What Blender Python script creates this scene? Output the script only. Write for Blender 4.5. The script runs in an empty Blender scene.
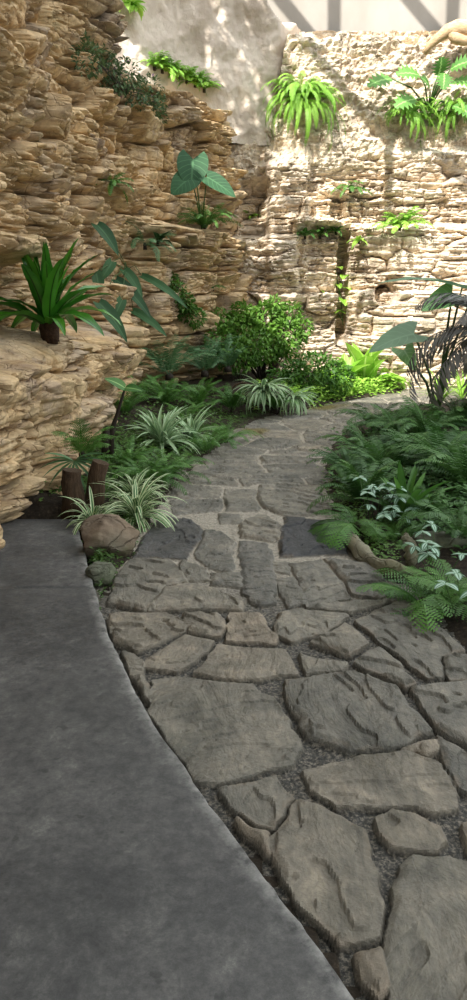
import bpy, math, random
import numpy as np
from mathutils import Vector, Matrix, Euler
from mathutils.bvhtree import BVHTree

random.seed(11)
RS = np.random.RandomState(5)
scene = bpy.context.scene
COL = scene.collection
PI = math.pi
R = math.radians

# ------------------------------------------------------------------ camera
CAM_H, PITCH, F = 1.6, R(14.4), 741.0
EYE = Vector((0, 0, CAM_H))
cam_d = bpy.data.cameras.new('camera')
cam = bpy.data.objects.new('camera', cam_d)
COL.objects.link(cam)
cam.location = EYE
cam.rotation_euler = (PI / 2 - PITCH, 0, 0)
cam_d.sensor_fit = 'VERTICAL'
cam_d.sensor_height = 36
cam_d.lens = 36 * F / 1000
cam_d.clip_end = 200
scene.camera = cam


def ray(px, py):
    x, y = (px - 233.5) / F, (500 - py) / F
    return Vector((x, math.cos(PITCH) + y * math.sin(PITCH), y * math.cos(PITCH) - math.sin(PITCH)))


def G(px, py, z=0.0):
    d = ray(px, py)
    return EYE + d * ((z - CAM_H) / d.z)


def AT(px, py, Y):
    d = ray(px, py)
    return EYE + d * (Y / d.y)


# ------------------------------------------------------------------ numpy noise
def _h(ix, iy, seed):
    h = (ix.astype(np.int64) * 374761393 + iy.astype(np.int64) * 668265263 + seed * 1442695041) & 0xFFFFFFFF
    h = ((h ^ (h >> 13)) * 1274126177) & 0xFFFFFFFF
    h = ((h ^ (h >> 16)) * 2246822519) & 0xFFFFFFFF
    h = h ^ (h >> 15)
    return h / 4294967295.0


def vn(x, y, seed=0):
    x = np.asarray(x, float); y = np.asarray(y, float)
    x, y = np.broadcast_arrays(x, y)
    ix, iy = np.floor(x), np.floor(y)
    fx, fy = x - ix, y - iy
    fx = fx * fx * (3 - 2 * fx); fy = fy * fy * (3 - 2 * fy)
    a = _h(ix, iy, seed); b = _h(ix + 1, iy, seed); c = _h(ix, iy + 1, seed); d = _h(ix + 1, iy + 1, seed)
    return ((a + (b - a) * fx) * (1 - fy) + (c + (d - c) * fx) * fy) * 2 - 1


def fbm(x, y, seed=0, o=4, g=.5):
    r = 0; a = 1; t = 0
    for i in range(o):
        r = r + a * vn(x * 2 ** i, y * 2 ** i, seed + i * 7)
        t += a; a *= g
    return r / t


def sst(a, b, x):
    t = np.clip((x - a) / (b - a), 0, 1)
    return t * t * (3 - 2 * t)


def box(x, a, b, w):
    return sst(a - w, a + w, x) * (1 - sst(b - w, b + w, x))


# ------------------------------------------------------------------ mesh helpers
def grid_mesh(name, V, attrs=None, mat=None, keep=None, smooth=True, kind='structure'):
    nr, nc = V.shape[:2]
    idx = np.arange(nr * nc).reshape(nr, nc)
    q = np.stack([idx[:-1, :-1], idx[:-1, 1:], idx[1:, 1:], idx[1:, :-1]], -1).reshape(-1, 4)
    if keep is not None:
        k = keep.reshape(-1)
        q = q[k[q].any(1)]
    used = np.zeros(nr * nc, bool); used[q.reshape(-1)] = True
    remap = np.cumsum(used) - 1
    q = remap[q]
    P = V.reshape(-1, 3)[used]
    me = bpy.data.meshes.new(name)
    me.vertices.add(len(P)); me.vertices.foreach_set('co', P.astype(np.float32).ravel())
    me.loops.add(q.size); me.loops.foreach_set('vertex_index', q.astype(np.int32).ravel())
    me.polygons.add(len(q))
    me.polygons.foreach_set('loop_start', np.arange(0, q.size, 4, dtype=np.int32))
    me.polygons.foreach_set('use_smooth', np.full(len(q), smooth))
    me.update(calc_edges=True)
    for an, av in (attrs or {}).items():
        a = me.attributes.new(an, 'FLOAT', 'POINT')
        a.data.foreach_set('value', av.reshape(-1)[used].astype(np.float32))
    if mat: me.materials.append(mat)
    o = bpy.data.objects.new(name, me); COL.objects.link(o)
    if kind: o['kind'] = kind
    return o


class MB:
    def __init__(s): s.v = []; s.f = []; s.uv = []; s.sm = []

    def grid(s, rows, uvs=None, smooth=True):
        b = len(s.v); nr, nc = len(rows), len(rows[0])
        for r in rows: s.v += [tuple(p) for p in r]
        for i in range(nr - 1):
            for j in range(nc - 1):
                s.f.append((b + i * nc + j, b + i * nc + j + 1, b + (i + 1) * nc + j + 1, b + (i + 1) * nc + j))
                if uvs: s.uv.append([uvs[i][j], uvs[i][j + 1], uvs[i + 1][j + 1], uvs[i + 1][j]])
                else: s.uv.append([(.5, .5)] * 4)
                s.sm.append(smooth)

    def face(s, pts, uv=None):
        b = len(s.v); s.v += [tuple(p) for p in pts]
        s.f.append(tuple(range(b, b + len(pts)))); s.uv.append(uv or [(.5, .5)] * len(pts)); s.sm.append(False)

    def tube(s, pts, rad, n=6, cap=True):
        pts = [Vector(p) for p in pts]
        rr = rad if isinstance(rad, (list, tuple)) else [rad] * len(pts)
        b = len(s.v); m = len(pts)
        up = Vector((0.13, 0.21, 1))
        for i, p in enumerate(pts):
            t = (pts[min(i + 1, m - 1)] - pts[max(i - 1, 0)]).normalized()
            a = t.cross(up)
            if a.length < .05: a = t.cross(Vector((1, 0, 0)))
            a.normalize(); c = t.cross(a)
            for k in range(n):
                an = 2 * PI * k / n
                s.v.append(tuple(p + (a * math.cos(an) + c * math.sin(an)) * rr[i]))
        for i in range(m - 1):
            for k in range(n):
                k2 = (k + 1) % n
                s.f.append((b + i * n + k, b + i * n + k2, b + (i + 1) * n + k2, b + (i + 1) * n + k))
                s.uv.append([(.5, .5)] * 4); s.sm.append(True)
        if cap:
            s.f.append(tuple(b + k for k in range(n))[::-1]); s.uv.append([(.5, .5)] * n); s.sm.append(False)
            s.f.append(tuple(b + (m - 1) * n + k for k in range(n))); s.uv.append([(.5, .5)] * n); s.sm.append(False)

    def mesh(s, name, mat):
        me = bpy.data.meshes.new(name)
        me.from_pydata(s.v, [], s.f)
        uvl = me.uv_layers.new(name='UVMap')
        flat = [c for f in s.uv for p in f for c in p]
        uvl.data.foreach_set('uv', flat)
        me.polygons.foreach_set('use_smooth', s.sm)
        if mat: me.materials.append(mat)
        return me

    def build(s, name, mat, parent=None, matrix=None):
        return put(name, s.mesh(name, mat), parent, matrix)


def put(name, me, parent=None, matrix=None):
    o = bpy.data.objects.new(name, me); COL.objects.link(o)
    if matrix is not None: o.matrix_local = matrix
    if parent: o.parent = parent
    return o


def tag(o, label, cat, group=None, kind=None):
    o['label'] = label; o['category'] = cat
    if group: o['group'] = group
    if kind: o['kind'] = kind
    return o


def thing(name, label, cat, loc, group=None):
    o = bpy.data.objects.new(name, None); COL.objects.link(o)
    o.location = loc; o.empty_display_size = .1
    return tag(o, label, cat, group)


# ------------------------------------------------------------------ materials
def lin(c):
    return tuple((x / 255 / 12.92 if x / 255 < .04045 else ((x / 255 + .055) / 1.055) ** 2.4) for x in c) + (1,)


class NT:
    def __init__(s, name):
        s.m = bpy.data.materials.new(name); s.m.use_nodes = True
        s.t = s.m.node_tree; s.t.nodes.clear()
        s.out = s.n('ShaderNodeOutputMaterial')
        s.tc = s.n('ShaderNodeTexCoord')

    def n(s, t, **k):
        nd = s.t.nodes.new(t)
        for a, b in k.items(): setattr(nd, a, b)
        return nd

    def l(s, a, b): s.t.links.new(a, b)

    def noise(s, scale, detail=4, rough=.55, vec=None, stretch=None, dist=0.):
        nd = s.n('ShaderNodeTexNoise')
        nd.inputs['Scale'].default_value = scale; nd.inputs['Detail'].default_value = detail
        nd.inputs['Roughness'].default_value = rough; nd.inputs['Distortion'].default_value = dist
        src = vec or s.tc.outputs['Object']
        if stretch:
            mp = s.n('ShaderNodeMapping'); mp.inputs['Scale'].default_value = stretch
            s.l(src, mp.inputs[0]); src = mp.outputs[0]
        s.l(src, nd.inputs['Vector'])
        return nd.outputs['Fac']

    def ramp(s, fac, stops):
        nd = s.n('ShaderNodeValToRGB'); e = nd.color_ramp.elements
        while len(e) < len(stops): e.new(.5)
        for i, (p, c) in enumerate(stops): e[i].position = p; e[i].color = c
        s.l(fac, nd.inputs[0]); return nd.outputs[0]

    def mix(s, fac, a, b, mode='MIX'):
        nd = s.n('ShaderNodeMix', data_type='RGBA', blend_type=mode)
        if isinstance(fac, (int, float)): nd.inputs[0].default_value = fac
        else: s.l(fac, nd.inputs[0])
        for i, c in ((6, a), (7, b)):
            if isinstance(c, tuple): nd.inputs[i].default_value = c
            else: s.l(c, nd.inputs[i])
        return nd.outputs[2]

    def math(s, op, a, b=0., c=None):
        nd = s.n('ShaderNodeMath', operation=op)
        for i, v in enumerate((a, b) if c is None else (a, b, c)):
            if isinstance(v, (int, float)): nd.inputs[i].default_value = v
            else: s.l(v, nd.inputs[i])
        return nd.outputs[0]

    def attr(s, name):
        return s.n('ShaderNodeAttribute', attribute_name=name).outputs['Fac']

    def bump(s, h, strength=.5, dist=.02, nrm=None):
        nd = s.n('ShaderNodeBump'); nd.inputs['Strength'].default_value = strength; nd.inputs['Distance'].default_value = dist
        s.l(h, nd.inputs['Height'])
        if nrm: s.l(nrm, nd.inputs['Normal'])
        return nd.outputs[0]

    def fin(s, col, rough=.8, nrm=None, spec=.3, transl=0., tcol=None):
        p = s.n('ShaderNodeBsdfPrincipled')
        if isinstance(col, tuple): p.inputs['Base Color'].default_value = col
        else: s.l(col, p.inputs['Base Color'])
        if isinstance(rough, (int, float)): p.inputs['Roughness'].default_value = rough
        else: s.l(rough, p.inputs['Roughness'])
        p.inputs['Specular IOR Level'].default_value = spec
        if nrm: s.l(nrm, p.inputs['Normal'])
        sh = p.outputs[0]
        if transl:
            tr = s.n('ShaderNodeBsdfTranslucent')
            c = tcol or col
            if isinstance(c, tuple): tr.inputs[0].default_value = c
            else: s.l(c, tr.inputs[0])
            mx = s.n('ShaderNodeMixShader'); mx.inputs[0].default_value = transl
            s.l(sh, mx.inputs[1]); s.l(tr.outputs[0], mx.inputs[2]); sh = mx.outputs[0]
        s.l(sh, s.out.inputs[0])
        return s.m


def rock_mat(name, a, b, c, d, mossy=.0, bands=True):
    n = NT(name)
    big = n.noise(.9, 5, .6)
    col = n.ramp(big, [(.32, a), (.5, b), (.66, c)])
    tint = n.attr('tint')
    col = n.mix(n.math('MULTIPLY', tint, .45), col, d)
    col = n.mix(.7, col, n.ramp(n.noise(1.9, 7, .7), [(.36, (.48, .46, .44, 1)), (.5, (.92, .92, .92, 1)), (.62, (1.12, 1.1, 1.06, 1))]), 'MULTIPLY')
    med = n.noise(7, 7, .7, dist=.4)
    col = n.mix(.75, col, n.ramp(med, [(.34, (.55, .50, .46, 1)), (.47, (.88, .86, .84, 1)), (.62, (1.1, 1.08, 1.05, 1))]), 'MULTIPLY')
    if bands:
        bd = n.noise(3, 6, .7, stretch=(1, 1, 7), dist=.5)
        col = n.mix(.5, col, n.ramp(bd, [(.38, (.55, .46, .38, 1)), (.5, (1, 1, 1, 1))]), 'MULTIPLY')
        col = n.mix(n.math('MULTIPLY', n.ramp(n.noise(2.3, 5, .7), [(.55, (0, 0, 0, 1)), (.66, (1, 1, 1, 1))]), .45), col, lin((150, 134, 124)))
    if mossy:
        ms = n.math('MULTIPLY', n.ramp(n.noise(1.7, 5, .65, dist=.6), [(.56, (0, 0, 0, 1)), (.68, (1, 1, 1, 1))]), mossy)
        col = n.mix(ms, col, lin((92, 98, 58)))
    fine = n.noise(30, 6, .75)
    lay = n.noise(6, 8, .75, stretch=(1, 1, 3.0), dist=.2)
    # hairline bedding cracks
    vo = n.n('ShaderNodeTexVoronoi', feature='DISTANCE_TO_EDGE'); vo.inputs['Scale'].default_value = 3.2
    mp = n.n('ShaderNodeMapping'); mp.inputs['Scale'].default_value = (1, 1, 2.4)
    ad = n.n('ShaderNodeVectorMath', operation='ADD'); nz = n.n('ShaderNodeTexNoise'); nz.inputs['Scale'].default_value = 5; nz.inputs['Detail'].default_value = 5
    sc_ = n.n('ShaderNodeVectorMath', operation='SCALE'); sc_.inputs[3].default_value = .16
    n.l(n.tc.outputs['Object'], nz.inputs['Vector']); n.l(nz.outputs['Color'], sc_.inputs[0]); n.l(n.tc.outputs['Object'], ad.inputs[0]); n.l(sc_.outputs[0], ad.inputs[1])
    n.l(ad.outputs[0], mp.inputs[0]); n.l(mp.outputs[0], vo.inputs['Vector'])
    ck = n.ramp(vo.outputs['Distance'], [(.0, (0, 0, 0, 1)), (.035, (1, 1, 1, 1))])
    nr = n.bump(lay, .35, .03)
    nr = n.bump(ck, .7, .02, nr)
    nr = n.bump(fine, .6, .012, nr)
    return n.fin(col, .88, nr, .2)


M = {}
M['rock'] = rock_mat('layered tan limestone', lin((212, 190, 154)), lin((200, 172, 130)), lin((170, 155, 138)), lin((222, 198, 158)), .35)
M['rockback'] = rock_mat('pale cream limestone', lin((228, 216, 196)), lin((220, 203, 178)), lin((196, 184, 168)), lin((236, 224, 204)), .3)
n = NT('pale sprayed render')
col = n.ramp(n.noise(1.6, 6, .6), [(.35, lin((184, 168, 152))), (.6, lin((212, 198, 182)))])
M['render'] = n.fin(col, .9, n.bump(n.noise(9, 7, .65), .9, .05), .15)
n = NT('smooth concrete wall')
col = n.ramp(n.noise(.8, 5, .6, stretch=(1, 1, .5)), [(.35, lin((142, 136, 127))), (.65, lin((158, 152, 144)))])
M['conwall'] = n.fin(col, .85, n.bump(n.noise(30, 4, .6), .15, .01), .2)

# worn dark concrete slab
n = NT('worn grey concrete slab')
a1 = n.noise(1.3, 6, .65); a2 = n.noise(8, 12, .85, dist=.3); a3 = n.noise(45, 6, .8)
col = n.ramp(a1, [(.35, lin((54, 54, 53))), (.5, lin((72, 71, 69))), (.66, lin((90, 88, 85)))])
col = n.mix(.8, col, n.ramp(a2, [(.36, (.55, .55, .56, 1)), (.48, (.88, .88, .88, 1)), (.56, (1.2, 1.2, 1.17, 1)), (.66, (2.1, 2.08, 2.0, 1))]), 'MULTIPLY')
col = n.mix(.7, col, n.ramp(n.noise(24, 8, .85), [(.36, (.5, .5, .5, 1)), (.5, (1, 1, 1, 1)), (.66, (1.7, 1.68, 1.62, 1))]), 'MULTIPLY')
sp = n.ramp(n.noise(13, 3, .5), [(.66, (0, 0, 0, 1)), (.69, (1, 1, 1, 1))])
col = n.mix(n.math('MULTIPLY', sp, .55), col, lin((38, 38, 36)))
ru = n.ramp(n.noise(1.1, 2, .4, stretch=(1, 1.3, 1)), [(.70, (0, 0, 0, 1)), (.80, (1, 1, 1, 1))])
col = n.mix(n.math('MULTIPLY', ru, .5), col, lin((112, 92, 70)))
ed = n.attr('edge')
col = n.mix(n.math('MULTIPLY', ed, n.ramp(n.noise(12, 5, .7), [(.35, (0, 0, 0, 1)), (.7, (.85, .85, .85, 1))])), col, lin((158, 156, 150)))
nr = n.bump(a3, .25, .004); nr = n.bump(a2, .25, .012, nr)
M['slab'] = n.fin(col, n.ramp(a1, [(.3, (.48,) * 3 + (1,)), (.7, (.72,) * 3 + (1,))]), nr, .4)

# flagstones and mortar in one path material
n = NT('flagstones set in mortar')
st, tn, far = n.attr('stone'), n.attr('tint'), n.attr('far')
sc = n.ramp(tn, [(0, lin((58, 58, 60))), (.3, lin((98, 95, 88))), (.55, lin((112, 107, 97))), (.8, lin((124, 115, 102))), (1, lin((128, 114, 98)))])
v1 = n.noise(3.2, 9, .75, dist=.6)
sc = n.mix(.8, sc, n.ramp(v1, [(.35, (.5, .52, .48, 1)), (.5, (.95, .96, .92, 1)), (.66, (1.6, 1.55, 1.45, 1))]), 'MULTIPLY')
v2 = n.noise(22, 8, .8, stretch=(1, .4, 1), dist=.8)
sc = n.mix(.55, sc, n.ramp(v2, [(.36, (.45, .45, .45, 1)), (.5, (1.0, 1.0, 1.0, 1)), (.64, (1.6, 1.58, 1.5, 1))]), 'MULTIPLY')
rim = n.attr('rim')
sc = n.mix(n.math('MULTIPLY', rim, n.ramp(n.noise(9, 4, .6), [(.46, (0, 0, 0, 1)), (.62, (.6, .6, .6, 1))])), sc, lin((130, 116, 98)))
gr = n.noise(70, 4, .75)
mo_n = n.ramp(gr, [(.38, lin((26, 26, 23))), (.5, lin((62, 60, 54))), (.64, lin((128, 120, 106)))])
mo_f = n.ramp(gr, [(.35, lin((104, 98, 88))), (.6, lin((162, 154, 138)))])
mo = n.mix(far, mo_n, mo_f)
col = n.mix(st, mo, sc)
wet = n.attr('wet')
col = n.mix(wet, col, lin((104, 92, 46)))
lines = n.noise(7, 5, .6, stretch=(1, .22, 1), dist=2.2)
ct = n.math('FRACT', n.math('MULTIPLY', n.noise(2.6, 6, .6, stretch=(1, .6, 1), dist=1.1), 9.))
nr = n.bump(n.noise(55, 6, .8), .6, .008)
nr = n.bump(n.math('MULTIPLY', ct, st), .7, .012, nr)
nr = n.bump(lines, .4, .02, nr)
nr = n.bump(v2, .6, .012, nr)
M['path'] = n.fin(col, n.math('SUBTRACT', .62, n.math('MULTIPLY', wet, .3)), nr, .35)

n = NT('dark planting soil')
col = n.ramp(n.noise(30, 6, .75), [(.3, lin((32, 28, 22))), (.55, lin((58, 50, 40))), (.75, lin((96, 82, 64)))])
M['soil'] = n.fin(col, .9, n.bump(n.noise(40, 5, .8), .9, .03), .2)


def simple(name, c, rough=.8, var=.35, scale=12, bump=.4, stretch=None, spec=.3):
    n = NT(name)
    f = n.noise(scale, 6, .65, stretch=stretch, dist=.3)
    k = 1 - var
    col = n.ramp(f, [(.3, tuple(x * k for x in c[:3]) + (1,)), (.7, tuple(min(1, x * (1 + var)) for x in c[:3]) + (1,))])
    return n.fin(col, rough, n.bump(f, bump, .02), spec)


M['bark'] = simple('rough brown bark', lin((70, 54, 38)), .9, .5, 14, .9, (3, 3, .6))
M['darkstem'] = simple('dark plant stem', lin((46, 38, 30)), .7, .3)
M['root'] = simple('bleached bark of a root', lin((186, 158, 122)), .85, .35, 10, .8, (1, 3, 3))
M['boulder'] = rock_mat('brown grey boulder', lin((112, 104, 92)), lin((134, 118, 100)), lin((96, 96, 84)), lin((148, 140, 124)), .5, False)
M['palerock'] = rock_mat('grey mossy boulder', lin((122, 124, 112)), lin((104, 108, 92)), lin((84, 92, 70)), lin((140, 140, 130)), .5, False)
M['edgerock'] = rock_mat('pale edging stone', lin((144, 140, 122)), lin((128, 124, 102)), lin((94, 98, 74)), lin((154, 148, 130)), .9, False)
M['mound'] = simple('dark rooty earth', lin((50, 42, 32)), .9, .6, 16, 1.)
M['basket'] = simple('matted brown root ball', lin((58, 40, 26)), .95, .5, 30, 1.)
M['roof'] = simple('grey painted roof steel', lin((150, 150, 146)), .7, .1)
M['clay'] = simple('terracotta clay', lin((150, 100, 70)), .85, .2)


def leafmat(name, c1, c2, rough=.45, transl=.25, mode=None, c3=None, spec=.4):
    n = NT(name)
    f = n.noise(3.5, 3, .6)
    info = n.n('ShaderNodeObjectInfo').outputs['Random']
    ff = n.math('ADD', n.math('MULTIPLY', f, .6), n.math('MULTIPLY', info, .4))
    col = n.ramp(ff, [(.3, c1), (.7, c2)])
    if mode:
        sp = n.n('ShaderNodeSeparateXYZ'); n.l(n.tc.outputs['UV'], sp.inputs[0])
        u, v = sp.outputs[0], sp.outputs[1]
        d = n.math('ABSOLUTE', n.math('SUBTRACT', u, .5))        # 0 midrib, .5 margin
        if mode == 'edge':      # cream margins
            k = n.ramp(d, [(.20, (0, 0, 0, 1)), (.28, (1, 1, 1, 1))])
        elif mode == 'mid':     # pale midrib
            k = n.ramp(d, [(.02, (1, 1, 1, 1)), (.07, (0, 0, 0, 1))])
        elif mode == 'vein':    # pale midrib and side veins
            w = n.math('SINE', n.math('ADD', n.math('MULTIPLY', v, 44.), n.math('MULTIPLY', d, -26.)))
            k1 = n.ramp(w, [(.86, (0, 0, 0, 1)), (.97, (.8, .8, .8, 1))])
            k2 = n.ramp(d, [(.015, (1, 1, 1, 1)), (.05, (0, 0, 0, 1))])
            k = n.math('MAXIMUM', k1, k2)
        elif mode == 'silver':  # silver bands each side of the midrib and along the edge
            k = n.ramp(d, [(.0, (0, 0, 0, 1)), (.05, (.1, .1, .1, 1)), (.10, (1, 1, 1, 1)), (.28, (1, 1, 1, 1)), (.34, (.05, .05, .05, 1)), (.5, (.1, .1, .1, 1))])
        col = n.mix(k, col, c3)
    return n.fin(col, rough, None, spec, transl, None)


L = {}
L['fern_dark'] = leafmat('deep green fern frond', lin((50, 86, 38)), lin((84, 124, 58)), .55, .3)
L['fern_mid'] = leafmat('mid green fern frond', lin((62, 104, 40)), lin((94, 140, 58)), .5, .3)
L['fern_light'] = leafmat('lime green fern frond', lin((112, 164, 52)), lin((150, 196, 78)), .5, .35)
L['fern_blue'] = leafmat('blue green fern frond', lin((66, 102, 62)), lin((106, 144, 96)), .5, .3)
L['birdnest'] = leafmat('glossy strap leaf', lin((40, 98, 28)), lin((76, 142, 38)), .35, .2, 'mid', lin((20, 34, 14)), .5)
L['philo'] = leafmat('dark velvety leaf', lin((32, 62, 34)), lin((52, 86, 48)), .65, .1, 'mid', lin((66, 98, 60)), .25)
L['anth'] = leafmat('veined heart leaf', lin((36, 70, 42)), lin((50, 88, 54)), .65, .12, 'vein', lin((68, 106, 70)), .25)
L['bush'] = leafmat('fresh green shrub leaf', lin((66, 106, 36)), lin((128, 172, 66)), .5, .35)
L['bushdark'] = leafmat('dark trailing leaf', lin((66, 90, 58)), lin((104, 126, 78)), .6, .25)
L['lime'] = leafmat('bright lime leaf', lin((128, 180, 58)), lin((168, 208, 86)), .45, .4, 'mid', lin((196, 222, 130)))
L['cover'] = leafmat('low green groundcover leaf', lin((54, 84, 30)), lin((94, 130, 50)), .55, .3)
L['spider'] = leafmat('white edged strap leaf', lin((62, 108, 56)), lin((84, 130, 72)), .45, .25, 'edge', lin((206, 216, 172)))
L['paleleaf'] = leafmat('pale silvery green leaf', lin((110, 146, 104)), lin((148, 178, 132)), .5, .25, 'edge', lin((176, 198, 154)))
L['silver'] = leafmat('silver banded leaf', lin((36, 84, 44)), lin((50, 100, 54)), .45, .12, 'silver', lin((150, 178, 156)))
L['ear'] = leafmat('grey green elephant ear leaf', lin((88, 118, 90)), lin((116, 144, 112)), .55, .3, 'vein', lin((128, 156, 124)), .25)
L['eargreen'] = leafmat('light green elephant ear leaf', lin((104, 164, 92)), lin((140, 190, 116)), .45, .35, 'vein', lin((170, 210, 150)))
L['palm'] = leafmat('dusky palm leaflet', lin((82, 84, 78)), lin((126, 122, 116)), .6, .2)
L['lobed'] = leafmat('lobed climbing leaf', lin((58, 104, 40)), lin((96, 144, 62)), .55, .25, 'mid', lin((150, 190, 110)))
L['dry'] = leafmat('dry straw frond', lin((128, 110, 66)), lin((160, 138, 88)), .7, .2)
L['petiole'] = simple('green leaf stalk', lin((70, 96, 52)), .5, .2)
L['flower'] = simple('small mauve flower', lin((150, 110, 140)), .6, .2)


# ------------------------------------------------------------------ rock displacement
def strata(s, z, seed, tmin, tmax, wmin, wmax, amp, zmax=9.):
    r = np.random.RandomState(seed)
    th = tmin + (tmax - tmin) * r.rand(600) ** 1.6
    b = np.concatenate([[-1.], -1 + np.cumsum(th)])
    zz = z + .16 * vn(s * .35, z * .25, seed) + .05 * vn(s * 1.3, z * 1.1, seed + 1) + .016 * vn(s * 6, z * 5, seed + 2)
    li = np.clip(np.searchsorted(b, zz) - 1, 0, len(th) - 1)
    T = th[li]; v = (zz - b[li]) / T
    w = (wmin + (wmax - wmin) * r.rand(len(th)))[li]
    lay = r.rand(len(th))[li]
    u = (s + li * 3.7) / w + .55 * vn(s * 1.1, li * 7.3, seed + 3) + .07 * vn(s * 5, z * 7, seed + 4)
    bi = np.floor(u); fu = u - bi
    h1, h2, h3, h4 = (_h(li + 1000, bi + 5000, seed + k) for k in (11, 12, 13, 14))
    d = amp * (.55 * (lay - .5) + .9 * (h1 - .5) + .7 * (h2 - .5) * (fu - .5) * 2 + .6 * (h3 - .5) * (v - .5) * 2)
    ez = np.minimum(v, 1 - v) * T; es = np.minimum(fu, 1 - fu) * w
    k = amp / .14
    g = np.exp(-(ez / .013) ** 1.5) * .045 * (.35 + h4) + np.exp(-(es / .014) ** 1.5) * .05 * (h3 > .35)
    rnd = (1 - np.clip(ez / .05, 0, 1)) ** 2 * .03 + (1 - np.clip(es / .06, 0, 1)) ** 2 * .03
    return d - (g + rnd) * min(k, 1.1), h1 * .6 + h4 * .4


def vor(s, z, w, h, seed, p=5.):
    x, y = s / w, z / h
    ix, iy = np.floor(x), np.floor(y)
    f1 = np.full(x.shape, 9.); f2 = f1.copy(); cid = [np.zeros(x.shape) for _ in range(4)]; rx = np.zeros(x.shape); ry = rx.copy()
    for dy in (-1, 0, 1):
        off = .5 * ((iy + dy) % 2)
        for dx in (-1, 0, 1):
            jx, jy = ix + dx, iy + dy
            ox = jx + .1 + .8 * _h(jx, jy, seed) - x; oy = jy + .2 + .6 * _h(jx, jy, seed + 1) - y
            d = (np.abs(ox) ** p + np.abs(oy) ** p) ** (1 / p)
            n1 = d < f1
            f2 = np.where(n1, f1, np.minimum(f2, d))
            rx = np.where(n1, -ox, rx); ry = np.where(n1, -oy, ry)
            for k in range(4):
                cid[k] = np.where(n1, _h(jx, jy, seed + 20 + k), cid[k])
            f1 = np.minimum(f1, d)
    return f2 - f1, cid, rx, ry


def blocks(s, z, w, h, amp, seed, gd, gw, rnd_=.02, warp=1.):
    ws = s + warp * (.09 * vn(s * 1.3, z * 1.3, seed) + .02 * vn(s * 7, z * 7, seed + 1))
    wz = z + warp * (.07 * vn(s * .7, z * .7, seed + 2) + .022 * vn(s * 4, z * 3, seed + 3) + .008 * vn(s * 15, z * 12, seed + 9))
    e, c, rx, ry = vor(ws, wz, w, h, seed)
    ed = e * h * .5
    d = amp * ((c[0] - .5) * 1.3 + (c[1] - .5) * 1.7 * rx + (.25 + c[2] * .9) * ry)
    d = d - gd * np.exp(-(ed / gw) ** 2.) * (.3 + 1.0 * c[3]) - rnd_ * (1 - np.clip(ed / (gw * 3), 0, 1)) ** 2
    return d, c[1]


def rocky(S, Z, seed, k=1., g=1., thin=0.):
    A, ta = blocks(S, Z, .95, .38, .24, seed, .28 * g, .018, .03, 1.)
    B, tb = blocks(S, Z, .40, .15, .10, seed + 50, .15 * g, .010, .012, .9)
    C, tc_ = blocks(S, Z, .19, .065, .035, seed + 90, .05, .007, .004, .9)
    m = sst(-.3, .2, vn(S * 1.1, Z * 1.1, seed + 5)); m2 = sst(-.1, .4, vn(S * 1.6, Z * 1.9, seed + 6))
    T, tt = strata(S, Z, seed + 7, .16, .6, .9, 2.8, .12)
    D = A + B * (.25 + .85 * m) + C * (.15 + .9 * m2) + T * .5 * k
    D += .006 * fbm(S * 20, Z * 20, seed + 9, 3)
    if thin:
        t2, _t = strata(S, Z, seed + 17, .035, .14, .3, 1.3, .07)
        D = D * (1 - .35 * thin) + t2 * thin * (.5 + .8 * m2)
    return D, ta * .5 + tb * .5


def plan_curve(pts, step_fn):
    P = np.array(pts, float)
    seg = np.linalg.norm(np.diff(P, axis=0), axis=1)
    cum = np.concatenate([[0], np.cumsum(seg)])
    fine = np.linspace(0, cum[-1], 3000)
    X = np.interp(fine, cum, P[:, 0]); Y = np.interp(fine, cum, P[:, 1])
    k = np.hanning(161); k /= k.sum()
    pad = 80
    sm = lambda a: np.convolve(np.concatenate([2 * a[0] - a[pad:0:-1], a, 2 * a[-1] - a[-2:-pad - 2:-1]]), k, 'valid')
    X, Y = sm(X), sm(Y)
    out = [0.]
    while out[-1] < cum[-1]:
        y = np.interp(out[-1], fine, Y)
        out.append(out[-1] + step_fn(y))
    s = np.array(out)
    x = np.interp(s, fine, X); y = np.interp(s, fine, Y)
    e = .15
    tx = np.interp(s + e, fine, X) - np.interp(s - e, fine, X); ty = np.interp(s + e, fine, Y) - np.interp(s - e, fine, Y)
    l = np.hypot(tx, ty); tx /= l; ty /= l
    return s, x, y, ty, -tx      # normal to the right of travel


# left cliff ---------------------------------------------------------------
s, bx, by, nx, ny = plan_curve([(-2.2, 1.0), (-2.15, 5), (-2.1, 7), (-2.0, 9), (-1.85, 11), (-1.4, 12.5), (-.85, 13.6), (-.3, 14.5), (-.05, 15.2), (-.05, 16.6)],
                               lambda y: .0125 if y > 4 and y < 9 else (.03 if y < 4 else .018))
z = np.concatenate([np.arange(-.3, 3.2, .0125), np.arange(3.2, 7.6, .017)])
S, Z = np.meshgrid(s, z); Yg = np.broadcast_to(by, S.shape)
d1, t1 = rocky(S, Z, 3, 1., 1., .18)
big = .22 * fbm(S * .55, Z * .5, 21, 3) + .10 * fbm(S * 1.7, Z * 1.5, 25, 3)
cl = sst(.05, .5, vn(S * .8, Z * .8, 31) + .3)
zl = 1.42 + .10 * vn(Yg * 1.1, 0 * Z, 51) - .05 * (Yg > 7.2)
ledge = (1 - sst(zl - .10, zl + .05, Z)) * (1 - sst(9.9, 10.8, Yg + .25 * vn(Z * 1.5, Yg * 0, 3)))
D = big * (1 - .6 * ledge) + d1 * (1 - .25 * ledge)
D += (.40 + .22 * sst(5.6, 7.2, Yg) + .10 * sst(7.5, 9, Yg)) * ledge + .12 * ledge * vn(S * 1.2, Z * 1.6, 52)
D += .22 * (1 - sst(1.2, 1.5, Z)) * (1 - sst(6.2, 6.9, Yg))                    # low block by the slab
D -= .12 * box(Z, .05, .22, .05) * box(Yg, 5.9, 9, .2)
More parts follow.
